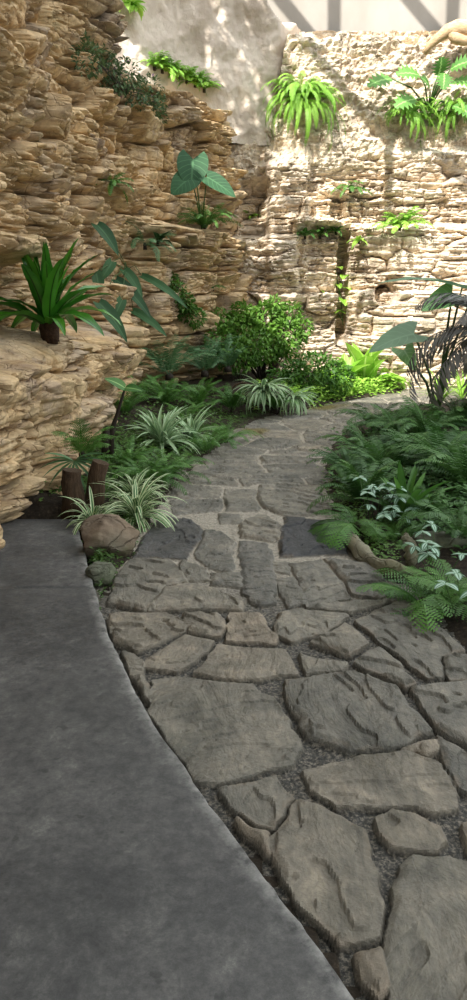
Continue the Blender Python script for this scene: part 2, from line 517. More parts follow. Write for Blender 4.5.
D += .36 * box(Yg, 5.45, 5.62 + 0 * Yg, .16) * box(Z, 1.2, 9, .1) * 0
D += (.30 * sst(1.3, 1.8, Z) - .0) * (1 - sst(5.1, 5.35, Yg + .06 * vn(Z * 2.2, Z * 0, 9)))          # near pillar
D -= .22 * box(Z, 1.25, 2.0, .08) * box(Yg, 5.3, 6.6, .15)                 # alcove behind the strap leaf fern
D += .30 * box(Z, 2.02, 2.42, .05) * box(Yg, 5.75, 7.2, .15)               # jutting blocks above it
D += .18 * box(Z, 2.5, 2.72, .05) * box(Yg, 5.5, 6.9, .12)
zu = 3.95 + .12 * vn(Yg * .9, 0 * Z, 61)
D -= .34 * sst(zu - .04, zu + .10, Z) * box(Yg, 4.8, 10.6, .4)
D += .38 * (1 - sst(2.86, 2.98, Z)) * box(Yg, 12.3, 16, .25) * sst(.2, .8, Z + .0)
D += .28 * (1 - sst(1.9, 2.0, Z)) * box(Yg, 9.9, 11.4, .2)
D -= .55 * box(Z, 1.52, 1.95, .05) * box(Yg, 11.35, 11.7, .06)
D -= .60 * box(Z, 1.42, 1.86, .04) * box(Yg, 14.0, 14.55, .05)
D += .14 * box(Z, 3.1, 3.9, .1) * box(Yg, 10.2, 11.7, .15)
zt = 5.05 + .14 * vn(Yg * 1.3, 0 * Z, 71) + .2 * (Yg - 12) / 3
D -= 2.2 * sst(zt, zt + .16, Z) * sst(11.9, 12.2, Yg)
V = np.stack([bx[None] + nx[None] * D, by[None] + ny[None] * D, Z], -1)
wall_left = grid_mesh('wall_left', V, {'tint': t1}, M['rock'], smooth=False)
wall_left['label'] = 'layered tan limestone cliff with ledges along the left side'

# back cliff ---------------------------------------------------------------
s, bx, by, nx, ny = plan_curve([(-.6, 15.9), (0.3, 15.95), (1.2, 15.9), (2.2, 16.1), (3.2, 16.0), (5, 16.05), (7, 15.9), (10, 15.6)], lambda y: .022)
z = np.arange(-.3, 7.1, .021)
S, Z = np.meshgrid(s, z); Xg = np.broadcast_to(bx, S.shape)
d1, t1 = rocky(S, Z, 103, 1.2, .55, .9)
up = sst(4.0, 4.6, Z + .4 * vn(S * 1.1, Z, 5))
cor = .20 * (1 - 2 * np.abs(fbm(S * 2.6, Z * 2.2, 131, 5, .6)))
D = .14 * fbm(S * .7, Z * .6, 121, 3) + (1 - .75 * up) * d1 + up * cor * .8 + .02 * fbm(S * 9, Z * 9, 141, 4)
D += .38 * (1 - sst(2.98, 3.1, Z)) * (1 - sst(1.15, 1.35, Xg + .1 * vn(Z * 2, Z * 0, 7)))
D -= .35 * box(Z, 3.05, 4.1, .1) * box(Xg, .15, .68, .08)
D += .25 * box(Xg, .72, 1.5, .1) * box(Z, 2.2, 4.5, .3)
D -= .55 * box(Z, .9, 3.15, .15) * box(Xg, 2.2, 2.38, .05)                # tall dark cleft
D -= .35 * box(Z, 3.35, 3.8, .1) * box(Xg, 1.95, 2.25, .06)
D += .30 * box(Z, 3.25, 3.42, .06) * box(Xg, 1.1, 2.2, .1)
D += .28 * (1 - sst(3.15, 3.3, Z)) * sst(2.45, 2.7, Xg)
D += .22 * (1 - sst(1.9, 2.0, Z)) * box(Xg, 2.6, 9, .15)
D += .25 * (1 - sst(4.55, 4.75, Z)) * box(Xg, 3.0, 9, .3)
for hx, hz, hr in ((-.08, 1.78, .2), (3.1, 1.9, .22)):
    D -= .6 * (1 - sst(hr * .7, hr, np.hypot(Xg - hx, (Z - hz) * .9)))
zt = 6.62 - 1.5 * (1 - sst(.75, 1.05, Xg)) + .10 * vn(S * 1.9, Z * 0, 7) + .05 * vn(S * 6, Z * 0, 8) - .35 * sst(3.2, 4.6, Xg) * 0
D -= 1.1 * sst(zt, zt + .12, Z)
V = np.stack([bx[None] + nx[None] * D, by[None] + ny[None] * D, Z], -1)
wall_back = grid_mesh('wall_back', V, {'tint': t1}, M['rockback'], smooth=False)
wall_back['label'] = 'sunlit cream limestone cliff across the back'

# smooth sprayed outcrop above the corner ------------------------------------
s, bx, by, nx, ny = plan_curve([(-3.9, 11.0), (-3.4, 12.6), (-2.3, 14.0), (-1.0, 15.3), (0.0, 15.85), (.85, 16.0), (1.2, 16.4), (1.3, 17.3)], lambda y: .028)
z = np.arange(4.75, 9.2, .03)
S, Z = np.meshgrid(s, z); Xg = np.broadcast_to(bx, S.shape)
D = .20 * fbm(S * .8, Z * .7, 221, 3) + .10 * (1 - 2 * np.abs(fbm(S * 1.6, Z * 1.3, 231, 4))) + .012 * fbm(S * 12, Z * 12, 241, 3)
zt = 9.0 - 2.1 * sst(-.6, 1.0, Xg) + .1 * vn(S * 3, Z * 0, 3)
D -= 1.4 * sst(zt, zt + .25, Z)
V = np.stack([bx[None] + nx[None] * D, by[None] + ny[None] * D, Z], -1)
wall_outcrop = grid_mesh('wall_upper', V, {}, M['render'])
wall_outcrop['label'] = 'smooth greyish sprayed render outcrop above the rock corner'


# concrete wall above the back cliff
def slab_box(name, x0, x1, y0, y1, z0, z1, mat, kind='structure', parent=None, bev=.02):
    import bmesh
    bm = bmesh.new(); bmesh.ops.create_cube(bm, size=1)
    for v in bm.verts:
        v.co = Vector(((x0 + x1) / 2 + v.co.x * (x1 - x0), (y0 + y1) / 2 + v.co.y * (y1 - y0), (z0 + z1) / 2 + v.co.z * (z1 - z0)))
    bmesh.ops.bevel(bm, geom=bm.edges[:], offset=bev, segments=2, affect='EDGES')
    me = bpy.data.meshes.new(name); bm.to_mesh(me); bm.free(); me.materials.append(mat)
    o = bpy.data.objects.new(name, me); COL.objects.link(o)
    if kind: o['kind'] = kind
    if parent: o.parent = parent
    return o


cw = slab_box('wall_concrete', -4, 12, 17.3, 17.6, -.3, 9.6, M['conwall'])
cw['label'] = 'plain concrete wall rising above the back cliff'

# ------------------------------------------------------------------ ground outlines
PATH_L = [(360, 1000), (300, 920), (250, 855), (200, 790), (155, 722), (130, 680), (112, 640), (102, 612), (106, 600), (119, 578), (134, 561), (144, 540), (158, 517), (164, 500), (183, 478), (205, 462),
          (228, 444), (252, 426), (290, 412), (345, 402), (385, 395), (412, 389)]
PATH_R = [(520, 712), (467, 655), (440, 620), (412, 592), (372, 562), (348, 540), (334, 510), (324, 480), (322, 462), (325, 446), (342, 430), (372, 416), (400, 408), (425, 404)]
pl = [tuple(G(*p)[:2]) for p in PATH_L]
pr = [tuple(G(*p)[:2]) for p in PATH_R]
outline = [(1.2, .2), (pl[0][0] - .3, .8)] + pl + [(9, 16.0), (9, 13.2)] + pr[::-1] + [(3.4, .2)]
outline = np.array(outline)


def inside_dist(px, py, poly):
    """signed distance to polygon, positive inside"""
    P = np.asarray(poly); Q = np.roll(P, -1, 0)
    ins = np.zeros(px.shape, bool); dm = np.full(px.shape, 1e9)
    for (ax, ay), (cx, cy) in zip(P, Q):
        ex, ey = cx - ax, cy - ay
        t = np.clip(((px - ax) * ex + (py - ay) * ey) / (ex * ex + ey * ey + 1e-12), 0, 1)
        dm = np.minimum(dm, np.hypot(px - ax - t * ex, py - ay - t * ey))
        if ay != cy:
            c = ((ay > py) != (cy > py)) & (px < (cx - ax) * (py - ay) / (cy - ay) + ax)
            ins ^= c
    return np.where(ins, dm, -dm)


STONES = [
    ([(170, 518), (198, 525), (201, 533), (185, 559), (136, 559), (144, 540), (158, 520)], .08),
    ([(202, 533), (221, 533), (232, 544), (230, 572), (208, 568), (196, 555)], .35),
    ([(238, 542), (266, 544), (273, 566), (273, 602), (258, 604), (245, 593)], .25),
    ([(134, 561), (166, 561), (183, 572), (187, 583), (161, 587), (140, 611), (108, 604), (120, 578)], .5),
    ([(181, 563), (204, 568), (208, 581), (187, 581), (176, 572)], .5),
    ([(211, 573), (238, 573), (240, 587), (213, 585)], .4),
    ([(161, 590), (181, 585), (208, 588), (245, 604), (241, 611), (200, 608), (144, 611)], .6),
    ([(108, 615), (166, 614), (183, 621), (181, 634), (153, 645), (131, 653), (114, 643), (105, 626)], .7),
    ([(186, 614), (221, 616), (227, 626), (221, 636), (187, 634)], .7),
    ([(144, 660), (183, 638), (213, 641), (208, 651), (172, 673), (142, 668)], .7),
    ([(232, 614), (256, 613), (278, 636), (276, 643), (230, 640)], .85),
    ([(221, 645), (282, 652), (295, 676), (243, 682), (194, 675)], .7),
    ([(149, 684), (173, 681), (254, 688), (271, 703), (301, 744), (304, 754), (293, 769), (258, 777), (222, 788), (196, 784), (171, 746), (156, 720)], .5),
    ([(226, 795), (276, 785), (291, 803), (271, 823), (267, 831), (236, 811)], .45),
    ([(270, 842), (296, 807), (330, 820), (364, 836), (370, 868), (376, 936), (336, 946), (312, 916), (287, 886)], .62),
    ([(308, 776), (356, 760), (404, 755), (440, 768), (458, 796), (454, 805), (428, 810), (372, 808), (336, 810), (314, 794)], .68),
    ([(378, 824), (396, 816), (434, 826), (442, 842), (436, 852), (392, 850)], .7),
    ([(396, 876), (416, 860), (448, 862), (520, 880), (560, 1080), (398, 1080), (388, 960), (388, 925)], .55),
    ([(354, 958), (380, 951), (386, 976), (376, 994), (358, 982)], .85),
    ([(288, 684), (352, 674), (395, 694), (430, 734), (405, 747), (345, 753), (312, 740), (291, 712)], .38),
    ([(352, 664), (375, 650), (413, 684), (402, 689)], .45),
    ([(356, 622), (404, 603), (464, 652), (437, 657), (441, 674), (428, 678), (390, 654)], .42),
    ([(309, 644), (344, 624), (364, 644), (346, 656)], .6),
    ([(298, 656), (320, 662), (341, 665), (340, 672), (306, 675)], .6),
    ([(277, 614), (295, 610), (347, 616), (318, 634), (293, 643), (280, 635)], .55),
    ([(284, 519), (340, 521), (346, 538), (346, 555), (280, 558)], .0),
    ([(293, 565), (324, 561), (350, 598), (306, 606)], .45),
    ([(329, 560), (371, 564), (393, 592), (380, 600), (354, 594)], .3),
    ([(273, 563), (290, 563), (289, 574), (275, 572)], .5),
    ([(275, 580), (291, 578), (304, 602), (287, 606)], .4),
    ([(260, 486), (320, 487), (330, 514), (287, 517), (262, 508)], .55),
    ([(172, 500), (221, 500), (219, 512), (172, 515)], .35),
    ([(224, 490), (256, 490), (257, 511), (227, 511)], .5),
    ([(221, 514), (240, 515), (241, 524), (221, 524)], .45),
    ([(240, 526), (264, 516), (279, 527), (277, 543), (242, 538)], .6),
    ([(412, 690), (464, 682), (560, 740), (520, 775), (440, 733)], .4),
    ([(444, 658), (470, 658), (510, 682), (448, 679)], .45),
    ([(402, 753), (436, 746), (440, 753), (428, 757)], .75),
    ([(460, 822), (500, 812), (520, 860), (466, 850)], .8),
    ([(436, 741), (520, 782), (500, 806), (464, 792), (444, 762)], .3),
    ([(306, 606), (352, 602), (398, 601), (352, 612)], .5),
    ([(176, 485), (220, 488), (218, 498), (170, 498)], .45),
    ([(118, 655), (138, 664), (138, 680), (146, 694), (152, 706), (133, 680)], .45),
    ([(235, 822), (262, 838), (268, 856), (250, 842)], .85),
]
xs = np.concatenate([np.arange(-1.5, 2.3, .0065), np.arange(2.3, 3.6, .013)])
ys = [0.9]
while ys[-1] < 16.3:
    ys.append(ys[-1] + (.0065 if ys[-1] < 4.0 else .0065 + (ys[-1] - 4.0) * .006))
ys = np.array(ys)
xs = np.concatenate([xs, np.arange(3.6, 9, .05)])
X, Y = np.meshgrid(xs, ys)
wx = X + .022 * vn(X * 4, Y * 4, 301) + .012 * vn(X * 17, Y * 17, 302)
wy = Y + .022 * vn(X * 4, Y * 4, 303) + .012 * vn(X * 17, Y * 17, 304)
pathd = inside_dist(X, Y, outline)
edge = np.full(X.shape, -1.); tint = np.zeros(X.shape); sid = np.zeros(X.shape)
cover = np.zeros(X.shape, bool)
for k, (poly, tn) in enumerate(STONES):
    W = np.array([tuple(G(*p)[:2]) for p in poly])
    c = W.mean(0)
    x0, y0 = W.min(0) - .15; x1, y1 = W.max(0) + .15
    m = (wx > x0) & (wx < x1) & (wy > y0) & (wy < y1)
    dd = inside_dist(wx[m], wy[m], W) + .014
    e = edge[m]; t = tint[m]; sdx = sid[m]
    up_ = dd > e
    e[up_] = dd[up_]; t[up_] = tn; sdx[up_] = k + 1
    edge[m] = e; tint[m] = t; sid[m] = sdx
# far part: irregular cells
gx, gy = np.meshgrid(np.arange(-2, 9.5, .62), np.arange(6.2, 17, .58))
cx = gx + .24 * RS.uniform(-1, 1, gx.shape); cy = gy + .22 * RS.uniform(-1, 1, gx.shape)
C = np.stack([cx.ravel(), cy.ravel()], -1)
m = Y > 6.2
px_, py_ = wx[m], wy[m]
d1_ = np.full(px_.shape, 1e9); d2_ = np.full(px_.shape, 1e9); id1 = np.zeros(px_.shape, int)
for k, (a, b) in enumerate(C):
    q = np.hypot(px_ - a, py_ - b)
    n1 = q < d1_
    d2_ = np.where(n1, d1_, np.minimum(d2_, q)); id1 = np.where(n1, k, id1); d1_ = np.minimum(d1_, q)
ve = (d2_ - d1_) * .5 - .017
free = (edge[m] < -.09) & (py_ > 6.75)
e = edge[m]; t = tint[m]; sdx = sid[m]
tr = .3 + .4 * RS.rand(len(C))
use = free
e[use] = ve[use]; t[use] = tr[id1[use]]; sdx[use] = 100 + id1[use]
edge[m] = e; tint[m] = t; sid[m] = sdx
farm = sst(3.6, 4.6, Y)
stone = sst(-.004, .006, edge)
hs = _h(sid, sid * 0, 9)
# cleft layers on the slabs: stepped terraces of a warped noise, direction differs per stone
an = hs * 3.14
uu = X * np.cos(an) + Y * np.sin(an); vv = -X * np.sin(an) + Y * np.cos(an)
q = fbm(uu * 2.0 + hs * 50, vv * 5.0 + hs * 31, 311, 4, .55) * 2.6
lev = np.floor(q); fr = q - lev
terr = (lev + sst(.0, .06, fr)) * .013 * (.5 + hs)
H = -.012 + .018 * farm * .35 + stone * (.026 * (1 - .55 * farm) + .003 * sst(0, .04, edge) + terr * sst(0, .03, edge) + (hs - .5) * .008)
H += .0025 * fbm(X * 22, Y * 22, 321, 3) + (1 - stone) * .004 * vn(X * 50, Y * 50, 322) + .012 * vn(X * .8, Y * .8, 323)
rimv = stone * (1 - sst(.0, .03, edge)) * (hs > .4)
wetm = sst(.5, .9, 1 - np.hypot((X - 1.55) / 1.5, (Y - 12.6) / .9) + .35 * fbm(X * 2, Y * 2, 331, 3)) * .75
wetm = np.maximum(wetm, .75 * sst(.35, .6, 1 - np.hypot((X - .3) / .34, (Y - 9.9) / .55) + .35 * fbm(X * 5, Y * 4, 333, 3)))
V = np.stack([X, Y, H - .25 * sst(.0, .3, -pathd - .1)], -1)
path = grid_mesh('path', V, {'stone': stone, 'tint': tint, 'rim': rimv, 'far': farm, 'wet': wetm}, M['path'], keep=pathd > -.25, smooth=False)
path['label'] = 'curving path of irregular grey flagstones set in mortar'

# planting beds --------------------------------------------------------------
SL = [tuple(G(a, b, .055)[:2]) for a, b in [(76, 517), (80, 535), (89, 565), (99, 602), (112, 640), (130, 680), (155, 722)]]
xs = np.arange(-3.2, 10, .045); ys = np.arange(-1.5, 17.2, .045)
X, Y = np.meshgrid(xs, ys)
pd = inside_dist(X, Y, outline)
o_ = np.maximum(0, -pd)
left = (X < .9) | (Y > 13.0)
H = .0 + .05 * sst(0, .15, o_) + np.where(left, .30 * sst(.3, 1.6, o_), .22 * sst(.25, 1.3, o_)) + .05 * fbm(X * 1.5, Y * 1.5, 401, 4) * sst(0, .3, o_) + .02 * fbm(X * 9, Y * 9, 402, 3)
H = np.where(pd > .04, -.12, H - .012)
sx = np.interp(Y, [p[1] for p in SL][::-1], [p[0] for p in SL][::-1])
H = np.where((X < sx + .03) & (Y < SL[0][1] + .05), -.15, H)
V = np.stack([X, Y, H], -1)
soil = grid_mesh('planting_bed_ground', V, {}, M['soil'])
soil['label'] = 'dark soil of the planting beds on both sides of the path'

# concrete slab ---------------------------------------------------------------
ZS = .055
EDGE = [(76, 517), (80, 535), (89, 565), (99, 602), (112, 640), (130, 680), (155, 722), (200, 790), (250, 855), (300, 920), (362, 1003), (470, 1140)]
ep = [G(a, b, ZS) for a, b in EDGE]
e_y = np.array([p.y for p in ep])[::-1]; e_x = np.array([p.x for p in ep])[::-1]
rows = []
ysl = np.concatenate([np.arange(.4, 4.0, .03), np.arange(4.0, ep[0].y + .001, .03)])
ysm = np.interp(ysl, e_y, e_x)
k = np.hanning(15); k /= k.sum()
ysm = np.convolve(np.pad(ysm, 7, 'edge'), k, 'valid')
off = np.concatenate([[0, 0, .002, .006, .012, .02, .035, .06, .1, .16], np.linspace(.2, 1, 40) * 1])
dz = np.concatenate([[-.25, -.02, -.010, -.004, -.001, 0, 0, 0, 0, 0], np.zeros(40)])
V = np.zeros((len(ysl), len(off), 3)); E = np.zeros((len(ysl), len(off)))
for j in range(len(off)):
    if j < 10: xx = ysm - off[j]
    else: xx = (ysm - .2) + (-2.0 - (ysm - .2)) * ((off[j] - .2) / .8)
    V[:, j, 0] = xx + (.006 * vn(ysl * 7, ysl * 0 + 1, 5) + .004 * vn(ysl * 25, ysl * 0, 6) if j < 8 else 0)
    V[:, j, 1] = ysl; V[:, j, 2] = ZS + dz[j] + (.004 * vn(xx * 1.5, ysl * 1.5, 7))
    E[:, j] = 1 - sst(.0, .07, np.abs(ysm - xx))
V[-1, :, 2] = -.2
slab = grid_mesh('concrete_walkway_floor', V, {'edge': E}, M['slab'])
slab['label'] = 'worn dark grey concrete slab with a curved edge in front'


# ------------------------------------------------------------------ surface lookup
def bvh_of(obs):
    vs, fs = [], []
    for o in obs:
        b = len(vs); me = o.data
        a = np.empty(len(me.vertices) * 3, np.float32); me.vertices.foreach_get('co', a)
        l = np.empty(len(me.loops), np.int32); me.loops.foreach_get('vertex_index', l)
        vs += a.reshape(-1, 3).tolist(); fs += (l.reshape(-1, 4) + b).tolist()
    return BVHTree.FromPolygons(vs, fs)


TREE = bvh_of([wall_left, wall_back, wall_outcrop, soil, path])


def hit(px, py, out=0.0):
    d = ray(px, py).normalized()
    r = TREE.ray_cast(EYE, d)
    p = r[0] if r[0] else AT(px, py, 16)
    nrm = r[1] if r[0] else Vector((0, -1, 0))
    if nrm.dot(d) > 0: nrm = -nrm
    if out: p = p + (Vector((nrm.x, nrm.y, 0)).normalized() * .6 - d * .4) * out
    return p


def ground(x, y):
    r = GTREE.ray_cast(Vector((x, y, 1.2)), Vector((0, 0, -1)))
    return Vector((x, y, r[0].z if r[0] else 0))


GTREE = bvh_of([soil, path])


def gp(px, py):
    p = G(px, py, .1)
    return ground(p.x, p.y)


# ------------------------------------------------------------------ plant meshes
rnd = random.Random(77)


def prof_strap(t): return min(1, (t * 6) ** .7) * (1 - t ** 4) ** .8
def prof_oval(t): return math.sin(PI * min(1, t ** .8)) ** .7 if 0 < t < 1 else 0
def prof_lance(t): return math.sin(PI * t ** .65) ** 1.1 if 0 < t < 1 else 0
def prof_heart(t): return (math.sin(PI * (t * .93 + .07) ** .62)) ** .75 if t < 1 else 0
def prof_arrow(t): return max(0, (1 - t) ** .75 * min(1, .75 + t * 3)) if t < 1 else 0


def leaf_rows(Ln, W, prof, segs=8, e0=.3, droop=1.0, fold=.25, wave=0., lobes=0, origin=(0, 0, 0), seed=0, back=0.):
    """a blade along +X that starts at elevation e0 and bends down by droop radians"""
    rg = random.Random(seed)
    rows, uvs = [], []
    p = Vector(origin); el = e0
    for i in range(segs + 1):
        t = i / segs
        w = W * prof(t) * .5
        if lobes and 0 < i < segs: w *= 1.0 if i % 2 else .42
        dirv = Vector((math.cos(el), 0, math.sin(el))); up = Vector((-math.sin(el), 0, math.cos(el)))
        row, uv = [], []
        for u in (-1, -.5, 0, .5, 1):
            wz = abs(u) * fold * w * (1 if True else 0) + wave * w * math.sin(t * 21 + (0 if u > 0 else 1.7)) * abs(u)
            bk = -back * abs(u) * W * max(0, 1 - t * 2.2)
            row.append(p + Vector((0, u * w, 0)) + up * wz + dirv * bk + dirv * (lobes and abs(u) * w * .25 or 0))
            uv.append((.5 + u * .5, t))
        rows.append(row); uvs.append(uv)
        p = p + dirv * (Ln / segs); el -= droop / segs
    return rows, uvs


def leaf_mesh(name, mat, *a, stalk=None, **k):
    mb = MB(); r, u = leaf_rows(*a, **k); mb.grid(r, u)
    return mb.mesh(name, mat)


def frond_mesh(name, mat, Ln=.6, n=18, W=.18, e0=1.0, droop=1.6, pang=1.15, pdrop=.3, pw=None, bi=False, taper=.55, stem=.003, seed=0):
    rg = random.Random(seed)
    mb = MB(); p = Vector((0, 0, 0)); el = e0; side = 0
    st = [p.copy()]; rad = [stem * 1.6]
    bare = .10
    for i in range(n):
        t = (i + .5) / n
        step = Ln / n
        d = Vector((math.cos(el), 0, math.sin(el))); up = Vector((-math.sin(el), 0, math.cos(el)))
        p = p + d * step; el -= droop / n * (.6 + .8 * t)
        st.append(p.copy()); rad.append(stem * (1.5 - 1.2 * t))
        if t < bare: continue
        tt = (t - bare) / (1 - bare)
        w = W * .5 * (math.sin(PI * (tt * .82 + .16)) ** taper) * (1 if tt < .97 else .5)
        hw = (pw or step * .46)
        for sg in (-1, 1):
            aa = pang * (1 - .35 * tt) + rg.uniform(-.08, .08)
            dr = pdrop + rg.uniform(-.12, .12)
            q = (d * math.cos(aa) + Vector((0, sg, 0)) * math.sin(aa))
            q = (q * math.cos(dr) - up * math.sin(dr)).normalized()
            ac = q.cross(up).normalized()
            tip = p + q * w
            sag = -up * w * .12 * dr
            if not bi:
                a, b = p - ac * hw * .5, p + ac * hw * .5
                c1, c2 = p + q * w * .55 - ac * hw * .8 + sag, p + q * w * .55 + ac * hw * .8 + sag
                mb.face([a, c1, c2, b], [(.3, 0), (.3, .5), (.7, .5), (.7, 0)])
                mb.face([c1, tip + sag * 3, c2], [(.3, .5), (.5, 1), (.7, .5)])
            else:
                k = max(3, int(w / (hw * .55)))
                for j in range(k):
                    s_ = (j + .6) / k
                    b0 = p + q * w * s_ + sag * s_
                    lw = hw * (1.0 - .75 * s_)
                    for s2 in (-1, 1):
                        tp = b0 + ac * s2 * lw + q * lw * .35
                        mb.face([b0 - q * w / k * .42, tp, b0 + q * w / k * .30], [(.5, 0), (.3, .5), (.6, .5)])
    mb.tube(st, rad, 3, False)
    return mb.mesh(name, mat)


def var(fn, k, **base):
    out = []
    for i in range(k):
        kw = dict(base); kw['seed'] = i
        for q in ('e0', 'droop', 'Ln'):
            if q in kw and isinstance(kw[q], tuple):
                lo, hi = kw[q]; kw[q] = lo + (hi - lo) * (i + .5) / k
        out.append(fn(**kw))
    return out


def place(root, meshes, name, n, az=(0, 2 * PI), tilt=(-.2, .3), sc=(.8, 1.15), spread=.02, rg=None, z=(0, 0)):
    rg = rg or rnd
    for i in range(n):
        a = az[0] + (az[1] - az[0]) * ((i + rg.uniform(.1, .9)) / n)
        s_ = rg.uniform(*sc)
        m = (Matrix.Translation((math.cos(a) * spread * rg.random(), math.sin(a) * spread * rg.random(), rg.uniform(*z)))
             @ Matrix.Rotation(a, 4, 'Z') @ Matrix.Rotation(-rg.uniform(*tilt), 4, 'Y') @ Matrix.Rotation(rg.uniform(-.25, .25), 4, 'X') @ Matrix.Scale(s_, 4))
        put(name, rg.choice(meshes), root, m)


def orient(p0, p1, nrm, scale=1.):
    x = (p1 - p0); x.normalize()
    nrm = Vector(nrm); y = nrm.cross(x).normalized(); zz = x.cross(y)
    m = Matrix((x, y, zz)).transposed().to_4x4()
    return Matrix.Translation(p0) @ m @ Matrix.Scale(scale, 4)


FR = {
    'dark': var(frond_mesh, 4, name='frond', mat=L['fern_dark'], Ln=(.48, .64), n=30, W=.17, e0=(1.4, .8), droop=(1.3, 2.0), pw=.0075),
    'mid': var(frond_mesh, 4, name='frond', mat=L['fern_mid'], Ln=(.40, .5), n=15, W=.26, e0=(1.1, .5), droop=(1.0, 1.5), bi=True, pw=.030),
    'lush': var(frond_mesh, 4, name='frond', mat=L['fern_mid'], Ln=(.55, .7), n=24, W=.16, e0=(1.35, .8), droop=(1.3, 2.0), pw=.0085),
    'blue': var(frond_mesh, 4, name='frond', mat=L['fern_blue'], Ln=(.85, 1.1), n=34, W=.30, e0=(1.35, .8), droop=(1.1, 1.7), pw=.011),
    'boston': var(frond_mesh, 5, name='frond', mat=L['fern_light'], Ln=(.8, 1.15), n=38, W=.15, e0=(1.2, .1), droop=(2.6, 2.0), pw=.0095),
    'small': var(frond_mesh, 4, name='frond', mat=L['fern_mid'], Ln=(.28, .36), n=12, W=.12, e0=(1.2, .4), droop=(1.4, 1.6)),
    'smalllight': var(frond_mesh, 4, name='frond', mat=L['fern_light'], Ln=(.30, .4), n=12, W=.13, e0=(1.2, .4), droop=(1.4, 1.6)),
}


def crown(root, r=.03, h=.05, mat=None):
    mb = MB(); mb.tube([(0, 0, -.06), (0, 0, h * .4), (0, 0, h)], [r, r * .9, r * .3], 7)
    mb.build('crown', mat or M['darkstem'], root)


def fern(name, kind, loc, n, label, group=None, az=(0, 2 * PI), sc=(.8, 1.1), tilt=(-.15, .35), cat='fern', cr=.03):
    t = thing(name, label, cat, loc, group)
    place(t, FR[kind], 'frond', n, az, tilt, sc, .04)
    crown(t, cr)
    return t


def strap_plant(name, loc, mats, n, Ln, W, label, cat='plant', e0=(1.4, .5), droop=(1.2, 2.2), az=(0, 2 * PI), sc=(.75, 1.1), prof=prof_strap, wave=0., fold=.3, group=None, part='leaf', segs=9):
    ms = [leaf_mesh('leaf', mats, Ln, W, prof, segs=segs, e0=e0[0] + (e0[1] - e0[0]) * i / 3, droop=droop[0] + (droop[1] - droop[0]) * i / 3, fold=fold, wave=wave, seed=i) for i in range(4)]
    t = thing(name, label, cat, loc, group)
    place(t, ms, part, n, az, (-.1, .2), sc, .03)
    crown(t, .025)
    return t


def scatter_leaves(mb, centre, rad, n, size, rg, shape=None, down=0.3, asp=.45, hang=0.):
    """many small four point leaves in an ellipsoid shell"""
    for i in range(n):
        while True:
            v = Vector((rg.uniform(-1, 1), rg.uniform(-1, 1), rg.uniform(-1, 1)))
            if .25 < v.length < 1: break
        if rg.random() < .6: v = v.normalized() * rg.uniform(.75, 1)
        c = Vector(centre) + Vector((v.x * rad[0], v.y * rad[1], v.z * rad[2]))
        d = (v.normalized() * .7 + Vector((rg.uniform(-1, 1), rg.uniform(-1, 1), rg.uniform(-1, .7) - down))).normalized()
        nn = (Vector((rg.uniform(-.7, .7), rg.uniform(-.7, .7), 1)) + v * .5).normalized()
        sd = d.cross(nn)
        if sd.length < .1: continue
        sd.normalize(); l = size * rg.uniform(.6, 1.2); w = l * asp; u2 = sd.cross(d) * l * .12
        b = len(mb.v)
        mb.v += [tuple(c), tuple(c + d * l * .45 + sd * w * .5 + u2), tuple(c + d * l), tuple(c + d * l * .45 - sd * w * .5 + u2)]
        mb.f.append((b, b + 1, b + 2, b + 3)); mb.uv.append([(.5, 0), (1, .5), (.5, 1), (0, .5)]); mb.sm.append(False)


def bush(name, loc, blobs, mat, size, label, cat='shrub', stems=6, asp=.45, group=None, stemmat=None, extra=None, sr=.012, down=.3):
    rg = random.Random(hash(label) % 1000 if False else len(label) * 7 + int(loc[0] * 100))
    t = thing(name, label, cat, loc, group)
    mb = MB()
    for c, r, n in blobs: scatter_leaves(mb, c, r, n, size, rg, asp=asp, down=down)
    mb.build('foliage', mat, t)
    sb = MB()
    for i in range(stems):
        c, r, _ = blobs[i % len(blobs)]
        e = Vector(c) + Vector((rg.uniform(-.4, .4) * r[0], rg.uniform(-.4, .4) * r[1], rg.uniform(-.2, .5) * r[2]))
        s0 = Vector((rg.uniform(-.06, .06), rg.uniform(-.06, .06), -.04))
        mid = s0.lerp(e, .5) + Vector((rg.uniform(-.05, .05), rg.uniform(-.05, .05), .04))
        sb.tube([s0, s0.lerp(mid, .5) + Vector((.01, .01, 0)), mid, e], [sr, sr * .8, sr * .6, sr * .3], 5)
    sb.build('stem', stemmat or M['darkstem'], t)
    return t


def boulder(name, loc, r, label, mat, seed, rot=0, cat='rock'):
    import bmesh
    bm = bmesh.new(); bmesh.ops.create_icosphere(bm, subdivisions=5, radius=1)
    rg = random.Random(seed)
    planes = [(Vector((rg.gauss(0, 1), rg.gauss(0, 1), rg.gauss(0, .8))).normalized(), rg.uniform(.68, .92)) for _ in range(13)]
    for v in bm.verts:
        p = v.co.copy()
        for nn, dd in planes:
            e = p.dot(nn) - dd
            if e > 0: p -= nn * e * .85
        q = float(fbm(np.array(p.x * 2.2 + seed), np.array(p.y * 2.2 + p.z * 1.9), seed, 4))
        q2 = float(fbm(np.array(p.x * 7 + seed), np.array(p.y * 7 + p.z * 6), seed + 3, 3))
        v.co = p * (1 + .10 * q + .035 * q2)
        v.co = Vector((v.co.x * r[0], v.co.y * r[1], v.co.z * r[2]))
    me = bpy.data.meshes.new(name); bm.to_mesh(me); bm.free()
    me.polygons.foreach_set('use_smooth', [True] * len(me.polygons))
    me.materials.append(mat)
    o = bpy.data.objects.new(name, me); COL.objects.link(o); o.location = loc; o.rotation_euler.z = rot
    return tag(o, label, cat)


